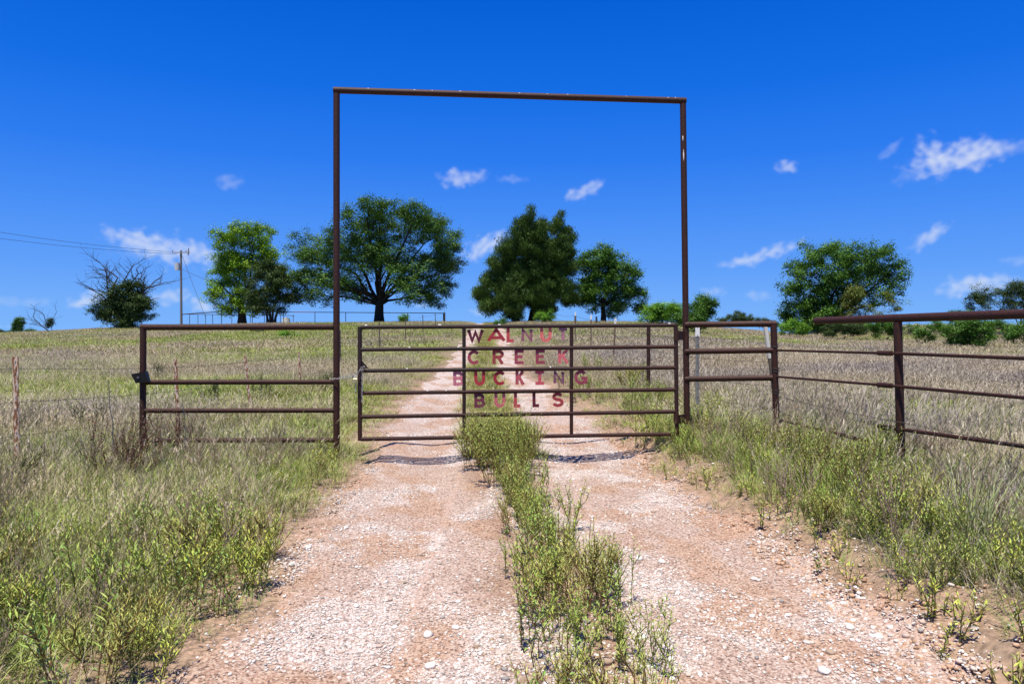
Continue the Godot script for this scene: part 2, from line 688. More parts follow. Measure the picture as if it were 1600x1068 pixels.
func s2l(r: float, g: float, b: float) -> Color:
	return Color(r / 255.0, g / 255.0, b / 255.0).srgb_to_linear()


func sky_image() -> ImageTexture:
	var w := 3072
	var h := 1536
	var im := Image.create_empty(w, h, false, Image.FORMAT_RGBF)
	var stops := [[-90.0, s2l(118, 170, 240)], [0.0, s2l(128, 184, 252)], [2.0, s2l(118, 176, 251)], [5.0, s2l(96, 160, 250)], [9.0, s2l(72, 143, 246)], [13.0, s2l(46, 125, 240)], [18.0, s2l(22, 110, 229)], [24.5, s2l(6, 96, 214)], [40.0, s2l(16, 88, 192)], [65.0, s2l(42, 97, 180)], [90.0, s2l(58, 105, 178)]]  # unseen upper sky made paler and warmer so its fill leaves shadows less blue
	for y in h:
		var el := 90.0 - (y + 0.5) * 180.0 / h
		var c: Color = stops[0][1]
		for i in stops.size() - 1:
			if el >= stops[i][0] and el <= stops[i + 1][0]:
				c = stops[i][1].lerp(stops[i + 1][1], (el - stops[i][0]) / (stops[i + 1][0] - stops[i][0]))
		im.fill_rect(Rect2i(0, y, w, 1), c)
	# small fair-weather clouds: azimuth and elevation in degrees from straight ahead, width, height, density, slope
	var clouds := []
	for q in [[357, 283, 44, 26, 0.35, -0.1], [712, 277, 62, 30, 0.75, 0.05], [742, 275, 40, 26, 0.6, -0.3], [797, 279, 56, 14, 0.3, 0.0], [908, 298, 62, 26, 0.75, -0.3], [930, 290, 30, 18, 0.5, -0.6], [758, 383, 84, 44, 1.0, -0.45], [1227, 261, 42, 24, 0.75, 0.0], [1389, 233, 34, 18, 0.3, -0.5], [1490, 246, 130, 46, 1.0, -0.12], [1455, 240, 46, 50, 0.8, 0.6], [1530, 238, 90, 30, 0.7, -0.2], [1590, 229, 60, 18, 0.35, 0.0], [1195, 396, 120, 24, 0.8, -0.28], [1150, 408, 70, 16, 0.4, -0.15], [1452, 368, 56, 28, 0.85, -0.55], [1522, 444, 92, 34, 0.9, -0.1], [1560, 438, 60, 20, 0.5, 0.0], [215, 376, 90, 30, 0.85, 0.25], [262, 388, 170, 50, 0.8, 0.12], [310, 394, 70, 26, 0.5, 0.0], [138, 466, 56, 24, 0.95, -0.2], [265, 462, 60, 24, 0.75, -0.1], [318, 477, 50, 22, 0.85, 0.1], [750, 485, 40, 16, 0.5, 0.0], [1112, 455, 40, 18, 0.4, 0.0], [1185, 460, 50, 18, 0.35, 0.0], [30, 470, 90, 14, 0.25, 0.0], [1415, 275, 44, 22, 0.2, -0.3], [0, 515, 60, 18, 0.5, 0.0], [1590, 405, 40, 14, 0.3, 0.0], [660, 475, 50, 14, 0.35, 0.0]]:
		clouds.append([rad_to_deg(atan((q[0] - 800.0) / F)), rad_to_deg(atan((HOR - q[1]) / F * cos(atan((q[0] - 800.0) / F)))), q[2] * 0.92 / F * 57.3, q[3] * 0.85 / F * 57.3, q[4] * 0.95, q[5]])
	var g := RandomNumberGenerator.new()
	g.seed = 77
	for i in 70:
		clouds.append([g.randf_range(40.0, 320.0), g.randf_range(2.0, 17.0), g.randf_range(2.0, 8.0), g.randf_range(0.8, 2.4), g.randf_range(0.3, 1.0), g.randf_range(-0.5, 0.3)])
	var fn := FastNoiseLite.new()
	fn.seed = 4
	fn.frequency = 0.55
	fn.fractal_octaves = 5
	fn.fractal_gain = 0.45
	for c in clouds:
		var px := w / 360.0
		var rx: float = c[2] * 0.85 * px
		var ry: float = (c[3] * 0.85 + absf(c[5]) * c[2] * 0.5) * px
		var ux: float = fposmod(c[0], 360.0) * px
		var vy: float = (90.0 - c[1]) * px
		for y in range(maxi(0, int(vy - ry)), mini(h / 2 - 4, int(vy + ry))):
			for x in range(int(ux - rx), int(ux + rx)):
				var dx: float = (x - ux) / px
				var dy: float = (y - vy) / px - dx * c[5]
				var wx: float = dx + fn.get_noise_2d(dx * 1.6 + c[0] * 3.0, dy * 1.6 + 90.0) * c[2] * 0.16
				var wy: float = dy + fn.get_noise_2d(dx * 1.6 + c[0] * 3.0 + 33.0, dy * 1.6) * c[3] * 0.35
				var e := pow(wx / (c[2] * 0.5), 2.0) + pow(wy / (c[3] * 0.5), 2.0)
				if e > 2.2:
					continue
				var den := clampf(1.0 - e, -1.2, 1.0) * 0.62 + fn.get_noise_2d(dx * 2.3 + c[0] * 7.0, dy * 3.4 + c[1] * 5.0) * 0.55
				den = smoothstep(-0.2, 1.0, den) * c[4] * (1.0 - smoothstep(1.2, 2.2, e))
				if den <= 0.002:
					continue
				var ix := posmod(x, w)
				var old := im.get_pixel(ix, y)
				im.set_pixel(ix, y, old.lerp(Color(0.74, 0.80, 0.92), den * 0.72))
	return ImageTexture.create_from_image(im)


# ------------------------------------------------------------------ ground and road
func axis(fine_lo: float, fine_hi: float, step: float, lo: float, hi: float, grow: float) -> PackedFloat32Array:
	var a := []
	var x := fine_lo
	var s := step
	while x > lo:
		s *= grow
		x -= s
		a.push_front(maxf(x, lo))
	x = fine_lo
	while x < fine_hi:
		a.append(x)
		x += step
	s = step
	while x < hi:
		a.append(x)
		s *= grow
		x += s
	a.append(hi)
	return PackedFloat32Array(a)


func sheet(called: String, xs: PackedFloat32Array, ds: PackedFloat32Array, fh: Callable, fc: Callable, m: Material) -> MeshInstance3D:
	var b := MB.new()
	var nx := xs.size()
	var nd := ds.size()
	for j in nd:
		for i in nx:
			b.v.append(fh.call(xs[i], ds[j]))
			b.c.append(fc.call(xs[i], ds[j]))
	b.n.resize(b.v.size())
	for j in nd:
		for i in nx:
			var l := b.v[j * nx + maxi(i - 1, 0)]
			var r := b.v[j * nx + mini(i + 1, nx - 1)]
			var u := b.v[mini(j + 1, nd - 1) * nx + i]
			var o := b.v[maxi(j - 1, 0) * nx + i]
			b.n[j * nx + i] = (r - l).cross(u - o).normalized()
	for j in nd - 1:
		for i in nx - 1:
			var p := j * nx + i
			b.idx.append_array([p, p + nx, p + 1, p + 1, p + nx, p + nx + 1])
	return put(called, b.mesh(), m)


func ground_color(x: float, d: float) -> Color:
	var dry := dryness(x, d)
	var s := absf(x - road_c(d))
	var far := sm(12.0, 40.0, d)
	var litter := Color(0.34, 0.285, 0.195).lerp(Color(0.215, 0.235, 0.09), 1.0 - dry)
	var soil := Color(0.34, 0.25, 0.17)
	var k := n_mid.get_noise_2d(x * 2.0 + 9.0, d * 2.0) * 0.5 + 0.5
	var c := soil.lerp(litter, lerpf(0.45, 1.0, far) * (0.6 + 0.4 * k))
	if s < 3.0:
		var edge := (1.0 - sm(1.7, 2.7, s + n_mid.get_noise_2d(x * 2.0, d * 2.0) * 0.5)) * (1.0 - far)
		c = c.lerp(Color(0.47, 0.32, 0.225), edge)
	return c


func build_ground() -> void:
	var xs := axis(-4.5, 5.0, 0.09, -1800.0, 1800.0, 1.09)
	var ds := axis(1.0, 13.0, 0.09, -60.0, 2500.0, 1.06)
	var fh := func(x: float, d: float) -> Vector3: return Vector3(x, height(x, d), -d)
	var g := sheet("ground", xs, ds, fh, ground_color, mats.soil)
	g.set_meta("kind", "structure")


func road_half(s: float, d: float) -> float:
	var w := lerpf(1.62, 1.12, sm(9.0, 24.0, d)) + n_mid.get_noise_2d(d * 0.7, 7.0 + signf(s) * 40.0) * 0.22 + n_low.get_noise_2d(d * 3.0, signf(s) * 80.0) * 0.2
	return w + (0.1 if s > 0.0 and d < 9.0 else 0.0)


func road_color(s: float, d: float) -> Color:
	var a := n_mid.get_noise_2d(s * 0.9 + 20.0, d * 0.5) * 0.5 + 0.5
	var b := n_mid.get_noise_2d(s * 1.3 - 40.0, d * 0.9) * 0.5 + 0.5
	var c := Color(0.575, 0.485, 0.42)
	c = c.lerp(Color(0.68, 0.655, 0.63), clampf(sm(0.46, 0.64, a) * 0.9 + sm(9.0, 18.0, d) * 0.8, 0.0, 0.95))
	c = c.lerp(Color(0.545, 0.41, 0.31), sm(0.5, 0.66, b) * 0.95)
	var med := 1.0 - sm(0.16, 0.42, absf(s + n_mid.get_noise_2d(d, 3.0) * 0.3))
	c = c.lerp(Color(0.34, 0.25, 0.19), med * 0.55)
	c = c.lerp(Color(0.53, 0.39, 0.295), sm(1.25, 1.6, absf(s)) * 0.6)
	return c


func build_road() -> void:
	var ss := axis(-2.2, 2.2, 0.07, -2.21, 2.25, 1.0)
	var ds := axis(1.5, 12.0, 0.07, -10.0, 95.0, 1.03)
	var fh := func(s: float, d: float) -> Vector3:
		var x := road_c(d) + s
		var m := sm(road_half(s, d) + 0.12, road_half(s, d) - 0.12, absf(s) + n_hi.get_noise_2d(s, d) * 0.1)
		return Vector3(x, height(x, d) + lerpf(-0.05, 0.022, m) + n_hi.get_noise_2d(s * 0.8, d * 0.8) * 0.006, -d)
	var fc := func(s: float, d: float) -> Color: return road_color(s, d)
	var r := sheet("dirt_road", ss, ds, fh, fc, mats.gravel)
	r.set_meta("kind", "structure")


func on_road(x: float, d: float) -> bool:
	var s := x - road_c(d)
	return absf(s) < road_half(s, d) - 0.02


# ------------------------------------------------------------------ arch, gate
const RUST := Color(0.055, 0.024, 0.018)
const DARK := Color(0.036, 0.028, 0.027)


func bar(called: String, a: Vector3, e: Vector3, r: float, parent: Node, m: String = "rusty_pipe", c0 := RUST, c1 := RUST, sides := 14) -> MeshInstance3D:
	var b := MB.new()
	var steps := maxi(2, int(a.distance_to(e) / 0.35))
	var pts := []
	var cols := []
	for i in steps + 1:
		var t := float(i) / steps
		pts.append(a.lerp(e, t))
		var k := clampf(t + n_mid.get_noise_3dv(pts[-1] * 2.0) * 0.5, 0.0, 1.0)
		cols.append(c0.lerp(c1, k))
	b.tube(pts, [r], sides, cols)
	return part(called, b, mats[m], parent)


# bead of weld round the end of a pipe
func weld(parent: Node, p: Vector3, axis_: Vector3, r: float) -> void:
	var b := MB.new()
	b.tube([p - axis_ * 0.007, p - axis_ * 0.003, p + axis_ * 0.003, p + axis_ * 0.007], [r - 0.002, r + 0.002, r + 0.002, r - 0.002], 14, [DARK])
	part("weld", b, mats.rusty_pipe, parent)


# turns of fence wire wound round a post
func wire_wrap(parent: Node, p: Vector3, r: float) -> void:
	var b := MB.new()
	var pts := []
	for i in 25:
		pts.append(p + Vector3(cos(TAU * i / 12.0) * r, i * 0.0006 + sin(i * 1.7) * 0.003, sin(TAU * i / 12.0) * r))
	b.tube(pts, [0.0028], 4, [Color(0.06, 0.045, 0.04)], false)
	b.tube([pts[0], pts[0] + Vector3(0.03, 0.02, 0.01)], [0.0025], 4, [Color(0.06, 0.045, 0.04)], false)
	part("wire_tie", b, mats.plain, parent)


func spot(p: Vector3, r: Vector3, parent: Node, seed_: int) -> void:
	var b := MB.new()
	b.lump(p, r, 0.7, seed_, Color(0.72, 0.7, 0.66), 5, 9)
	part("white_dropping", b, mats.plain, parent)


func build_arch_and_gate() -> void:
	var dl := GD
	var dr := 8.75
	var lt := at(526.5, 147, dl)
	var lb := foot(525.0, dl, 0.35)
	var rt := at(1066.5, 163, dr)
	var rb := foot(1075.0, dr, 0.35)
	var arch := thing("entrance_arch", "tall rusty brown pipe arch standing over the gate", "arch", Vector3(0, 0, 0))
	bar("post", lb, lt, 0.037, arch)
	bar("post", rb, rt, 0.036, arch)
	var over := (rt - lt).normalized() * 0.035
	bar("beam", lt - over + Vector3(0, 0.036, 0), rt + over + Vector3(0, 0.036, 0), 0.037, arch, "rusty_pipe", RUST * 1.1, RUST)
	var g := RandomNumberGenerator.new()
	g.seed = 5
	for t in [0.09, 0.22, 0.27, 0.35, 0.52, 0.6, 0.66, 0.83, 0.955, 0.975]:
		var p := lt.lerp(rt, t) + Vector3(0, 0.036 + 0.028, 0.022)
		spot(p - Vector3(0, 0.006, 0), Vector3(0.006 + g.randf() * 0.012, 0.006, 0.012), arch, int(t * 100))
	spot(rt + Vector3(0.002, -0.62, 0.033), Vector3(0.008, 0.07, 0.006), arch, 3)
	spot(rt + Vector3(-0.008, -0.42, 0.033), Vector3(0.006, 0.03, 0.006), arch, 4)

	# gate
	var gate := thing("farm_gate", "six-bar pipe gate with cut-out red steel letters across the road", "gate", Vector3(0, 0, 0))
	var gl := 8.33
	var gr := 8.62
	var xl := 562.0
	var xr := 1056.0
	var ly := [511.0, 546.0, 579.0, 614.0, 651.0, 686.0]
	var ry := [508.0, 541.5, 574.0, 608.5, 643.0, 678.0]
	var gp := func(px: float, t: float) -> Vector3:     # px across, t 0 top .. 5 bottom
		var u := (px - xl) / (xr - xl)
		var i := mini(int(t), 4)
		var a := lerpf(ly[i], ly[i + 1], t - i)
		var e := lerpf(ry[i], ry[i + 1], t - i)
		return at(px, lerpf(a, e, u), lerpf(gl, gr, u))
	for i in 6:
		var dark := i < 3
		bar("rail", gp.call(xl + 1.0, i), gp.call(xr - 1.0, i), 0.0235, gate, "rusty_pipe", DARK if dark else RUST * 0.9, DARK.lerp(RUST, 0.45) if i == 0 else RUST)
	bar("stile", gp.call(xl, -0.03), gp.call(xl, 5.06), 0.0245, gate, "rusty_pipe", DARK, RUST)
	bar("stile", gp.call(xr, -0.03), gp.call(xr + 2.0, 5.04), 0.0245, gate, "rusty_pipe", DARK.lerp(RUST, 0.5), RUST)
	bar("upright", gp.call(725.0, 0), gp.call(725.0, 5), 0.021, gate, "rusty_pipe", DARK, DARK.lerp(RUST, 0.6))
	bar("upright", gp.call(893.0, 0), gp.call(893.0, 5), 0.021, gate, "rusty_pipe", DARK.lerp(RUST, 0.5), RUST)
	# rough weld sleeve in the middle of the fifth rail
	bar("splice", gp.call(806.0, 4.0), gp.call(817.0, 4.0), 0.029, gate, "rusty_pipe", DARK, DARK)
	# hinge plates and barrels
	for q in [[524.0, 0.5], [654.0, 4.3]]:
		var a: Vector3 = at(1061.0, q[0], 8.63)
		var e: Vector3 = at(1071.0 + (q[0] - 524.0) * 0.02, q[0], 8.75)
		var b := MB.new()
		b.block(Transform3D(Basis(Vector3.UP, atan2(e.z - a.z, e.x - a.x) * -1.0), (a + e) * 0.5), Vector3(0.075, 0.052, 0.006), 0.002, RUST * 0.95)
		var hinge := part("hinge", b, mats.rusty_pipe, gate)
		bar("barrel", at(1057.0, q[0] - 8.0, 8.62), at(1057.0, q[0] + 8.0, 8.62), 0.031, hinge)
	# latch plate on the free stile
	var lp := MB.new()
	var p0: Vector3 = gp.call(564.0, 1.72)
	lp.tri(p0 + Vector3(0, 0.06, 0.0), p0 + Vector3(0.085, -0.04, 0.0), p0 + Vector3(0, -0.04, 0.0), DARK)
	lp.tri(p0 + Vector3(0, 0.06, -0.008), p0 + Vector3(0, -0.04, -0.008), p0 + Vector3(0.085, -0.04, -0.008), DARK)
	lp.quad(p0 + Vector3(0, 0.06, 0), p0 + Vector3(0, 0.06, -0.008), p0 + Vector3(0.085, -0.04, -0.008), p0 + Vector3(0.085, -0.04, 0), DARK)
	part("latch_plate", lp, mats.rusty_pipe, gate)
	for q in [[687.0, 0.0], [1046.0, 0.0], [572.0, 0.0], [640.0, 1.0], [716.0, 1.0], [636.0, 2.0], [668.0, 3.0], [697.0, 3.0], [780.0, 0.0], [860.0, 2.0]]:
		spot(gp.call(q[0], q[1]) + Vector3(0, 0.019, 0.012), Vector3(0.012 if q[1] > 0.0 else 0.018, 0.008, 0.012), gate, int(q[0]))
	# letters: character, left, right, colour
	var rows := [
		[0.0, 513.0, 535.0, [["W", 729.5, 756.5, 0.085, 0.018, 0.03], ["A", 760.5, 790.5, 0.26, 0.03, 0.04], ["L", 791.5, 805.0, 0.38, 0.06, 0.07], ["N", 814.5, 832.5, 0.2, 0.08, 0.115], ["U", 844.0, 862.0, 0.5, 0.13, 0.12], ["T", 871.0, 888.5, 0.27, 0.14, 0.17]]],
		[1.0, 546.0, 568.0, [["C", 730.5, 750.5, 0.26, 0.055, 0.075], ["R", 769.5, 787.5, 0.23, 0.045, 0.045], ["E", 804.0, 819.7, 0.25, 0.055, 0.08], ["E", 837.0, 852.7, 0.22, 0.045, 0.07], ["K", 872.0, 889.0, 0.45, 0.12, 0.13]]],
		[2.0, 580.0, 602.0, [["B", 708.0, 725.0, 0.4, 0.15, 0.19], ["U", 741.0, 758.0, 0.31, 0.03, 0.045], ["C", 771.0, 791.0, 0.25, 0.02, 0.035], ["K", 805.5, 819.7, 0.33, 0.08, 0.09], ["I", 834.7, 852.0, 0.4, 0.08, 0.1], ["N", 864.7, 882.0, 0.14, 0.065, 0.1], ["G", 897.5, 918.0, 0.21, 0.045, 0.07]]],
		[3.0, 615.0, 637.0, [["B", 741.0, 758.0, 0.12, 0.03, 0.05], ["U", 772.5, 789.7, 0.42, 0.12, 0.13], ["L", 803.0, 815.5, 0.36, 0.06, 0.07], ["L", 832.0, 844.8, 0.09, 0.015, 0.025], ["S", 862.5, 881.0, 0.25, 0.04, 0.045]]],
	]
	var turn := Basis(Vector3.UP, atan2(gr - gl, (xr - xl) / F * GD)) * Basis(Vector3.BACK, 0.006)
	for r in rows:
		for l in r[3]:
			var mid: Vector3 = gp.call((l[1] + l[2]) * 0.5, r[0])
			var w: float = (l[2] - l[1]) / F * -mid.z
			var h: float = 22.5 / F * -mid.z
			var lb2 := MB.new()
			var z := 0.0
			for stroke in letter_strokes(l[0]):
				ribbon(lb2, stroke, w, h, 0.036 if l[0] != "W" else 0.04, z, Color(l[3] * 1.7, l[4] * 1.7, l[5] * 1.7))
				z += 0.0005
			var o := part("letter", lb2, mats.worn_paint, gate)
			o.transform = Transform3D(turn, mid + Vector3(0, -0.018 - h, 0.004) - turn * Vector3(w * 0.5, 0, 0))
			o.set_meta("label", "steel letter " + l[0])

	# chain and padlock holding the gate to the arch
	var chain := thing("chain", "galvanised steel chain looped round the arch post and gate", "chain", at(545, 590, 8.35))
	var ring := MB.new()
	var pts := []
	for i in 13:
		var an := TAU * i / 12.0
		pts.append(Vector3(cos(an) * 0.009, sin(an) * 0.019, 0))
	ring.tube(pts, [0.0032], 6, [Color(0.42, 0.41, 0.4)], false)
	var rm := ring.mesh()
	var base := chain.position
	var runs := [
		[at(566, 573, 8.27), at(556, 586, 8.27), at(546, 590, 8.33), at(519, 592, 8.41)],
		[at(519, 592, 8.41), at(516, 594, 8.47), at(519, 597, 8.52)],
		[at(568, 572, 8.27), at(570, 574, 8.33), at(558, 583, 8.4), at(530, 589, 8.42)],
		[at(565.5, 577, 8.29), at(565.5, 628, 8.29)],
		[at(555.5, 599, 8.27), at(555.5, 615, 8.28)],
	]
	var flip := 0
	for run in runs:
		for i in run.size() - 1:
			var a: Vector3 = run[i]
			var e: Vector3 = run[i + 1]
			var nlink := maxi(1, int(a.distance_to(e) / 0.031))
			for k in nlink:
				var o := put("link", rm, mats.steel, chain)
				var dir := (e - a).normalized()
				var side := dir.cross(Vector3.BACK).normalized()
				var bs := Basis(side, dir, side.cross(dir))
				if flip % 2 == 1:
					bs = bs * Basis(Vector3.UP, PI / 2)
				flip += 1
				o.transform = Transform3D(bs, a.lerp(e, (k + 0.5) / nlink) - base)
	var lock := thing("padlock", "small brass padlock hanging on the gate chain", "padlock", at(554.5, 594, 8.26))
	var lbm := MB.new()
	lbm.block(Transform3D(Basis(), Vector3.ZERO), Vector3(0.024, 0.021, 0.01), 0.004, Color(0.62, 0.55, 0.3))
	part("body", lbm, mats.brass, lock)
	var sh := MB.new()
	var sp := []
	for i in 9:
		var an := PI * i / 8.0
		sp.append(Vector3(cos(an) * 0.013, 0.03 + sin(an) * 0.015, 0))
	sp.push_front(Vector3(0.013, 0.015, 0))
	sp.append(Vector3(-0.013, 0.015, 0))
	sh.tube(sp, [0.004], 7, [Color(0.6, 0.6, 0.6)])
	part("shackle", sh, mats.steel, lock)


func arc(cx: float, cy: float, rx: float, ry: float, a0: float, a1: float, steps := 10) -> Array:
	var out := []
	for i in steps + 1:
		var an := deg_to_rad(lerpf(a0, a1, float(i) / steps))
		out.append(Vector2(cx + cos(an) * rx, cy + sin(an) * ry))
	return out


# centre lines of a block capital in a unit box
func letter_strokes(ch: String) -> Array:
	match ch:
		"W": return [[Vector2(0, 1), Vector2(0.26, 0), Vector2(0.5, 0.78), Vector2(0.74, 0), Vector2(1, 1)]]
		"A": return [[Vector2(0, 0), Vector2(0.5, 1), Vector2(1, 0)], [Vector2(0.2, 0.28), Vector2(0.8, 0.28)]]
		"L": return [[Vector2(0, 1.1), Vector2(0, 0), Vector2(1, 0)]]
		"N": return [[Vector2(0, 0), Vector2(0, 1), Vector2(1, 0), Vector2(1, 1)]]
		"U": return [[Vector2(0, 1.1)] + arc(0.5, 0.38, 0.5, 0.38, 180, 360) + [Vector2(1, 1.1)]]
		"T": return [[Vector2(0, 1), Vector2(1, 1)], [Vector2(0.5, 1), Vector2(0.5, 0)]]
		"C": return [arc(0.52, 0.5, 0.52, 0.5, 42, 318, 16)]
		"R": return [[Vector2(0, -0.1), Vector2(0, 1), Vector2(0.6, 1)] + arc(0.62, 0.76, 0.38, 0.24, 70, -70, 7) + [Vector2(0.6, 0.5), Vector2(0, 0.5)], [Vector2(0.5, 0.5), Vector2(1, -0.1)]]
		"E": return [[Vector2(1.1, 1), Vector2(0, 1), Vector2(0, 0), Vector2(1.1, 0)], [Vector2(0, 0.52), Vector2(0.95, 0.52)]]
		"K": return [[Vector2(0, -0.1), Vector2(0, 1.1)], [Vector2(1, 1.1), Vector2(0.05, 0.38)], [Vector2(0.32, 0.6), Vector2(1.05, -0.1)]]
		"B": return [[Vector2(0.6, 0.52), Vector2(0, 0.52), Vector2(0, 1), Vector2(0.55, 1)] + arc(0.56, 0.76, 0.36, 0.24, 70, -70, 7), [Vector2(0, 0.52), Vector2(0, 0), Vector2(0.58, 0)] + arc(0.6, 0.26, 0.4, 0.26, -70, 70, 7) + [Vector2(0.5, 0.52)]]
		"I": return [[Vector2(0.5, 0), Vector2(0.5, 1)], [Vector2(-0.05, 1), Vector2(1.05, 1)], [Vector2(-0.05, 0), Vector2(1.05, 0)]]
		"G": return [arc(0.52, 0.5, 0.52, 0.5, 42, 335, 16), [Vector2(0.55, 0.42), Vector2(1, 0.42), Vector2(1, -0.05)]]
		"S": return [arc(0.5, 0.755, 0.46, 0.245, 25, 265, 12) + arc(0.5, 0.255, 0.5, 0.255, 85, -160, 12)]
	return []


# a flat bar of steel bent along a line in the letter's box of w by h
func ribbon(b: MB, line: Array, w: float, h: float, t: float, z: float, col: Color) -> void:
	var p := []
	for q in line:
		p.append(Vector2(t * 0.5 + q.x * (w - t), t * 0.5 + q.y * (h - t)))
	var lft := []
	var rgt := []
	for i in p.size():
		var d0: Vector2 = (p[i] - p[i - 1]).normalized() if i > 0 else (p[1] - p[0]).normalized()
		var d1: Vector2 = (p[i + 1] - p[i]).normalized() if i < p.size() - 1 else d0
		var n := (d0 + d1)
		n = Vector2(-n.y, n.x).normalized() if n.length() > 0.1 else Vector2(-d0.y, d0.x)
		var k: float = minf(1.0 / maxf(0.2, n.dot(Vector2(-d0.y, d0.x))), 1.9) * t * 0.5
		lft.append(p[i] + n * k)
		rgt.append(p[i] - n * k)
	var f := 0.003 + z
	var e := -0.003 - z
	for i in p.size() - 1:
		b.quad(Vector3(lft[i].x, lft[i].y, f), Vector3(lft[i + 1].x, lft[i + 1].y, f), Vector3(rgt[i + 1].x, rgt[i + 1].y, f), Vector3(rgt[i].x, rgt[i].y, f), col)
		b.quad(Vector3(rgt[i].x, rgt[i].y, e), Vector3(rgt[i + 1].x, rgt[i + 1].y, e), Vector3(lft[i + 1].x, lft[i + 1].y, e), Vector3(lft[i].x, lft[i].y, e), col)
		b.quad(Vector3(lft[i].x, lft[i].y, e), Vector3(lft[i + 1].x, lft[i + 1].y, e), Vector3(lft[i + 1].x, lft[i + 1].y, f), Vector3(lft[i].x, lft[i].y, f), col)
		b.quad(Vector3(rgt[i].x, rgt[i].y, f), Vector3(rgt[i + 1].x, rgt[i + 1].y, f), Vector3(rgt[i + 1].x, rgt[i + 1].y, e), Vector3(rgt[i].x, rgt[i].y, e), col)
	var m := p.size() - 1
	b.quad(Vector3(lft[0].x, lft[0].y, e), Vector3(lft[0].x, lft[0].y, f), Vector3(rgt[0].x, rgt[0].y, f), Vector3(rgt[0].x, rgt[0].y, e), col)
	b.quad(Vector3(lft[m].x, lft[m].y, f), Vector3(lft[m].x, lft[m].y, e), Vector3(rgt[m].x, rgt[m].y, e), Vector3(rgt[m].x, rgt[m].y, f), col)


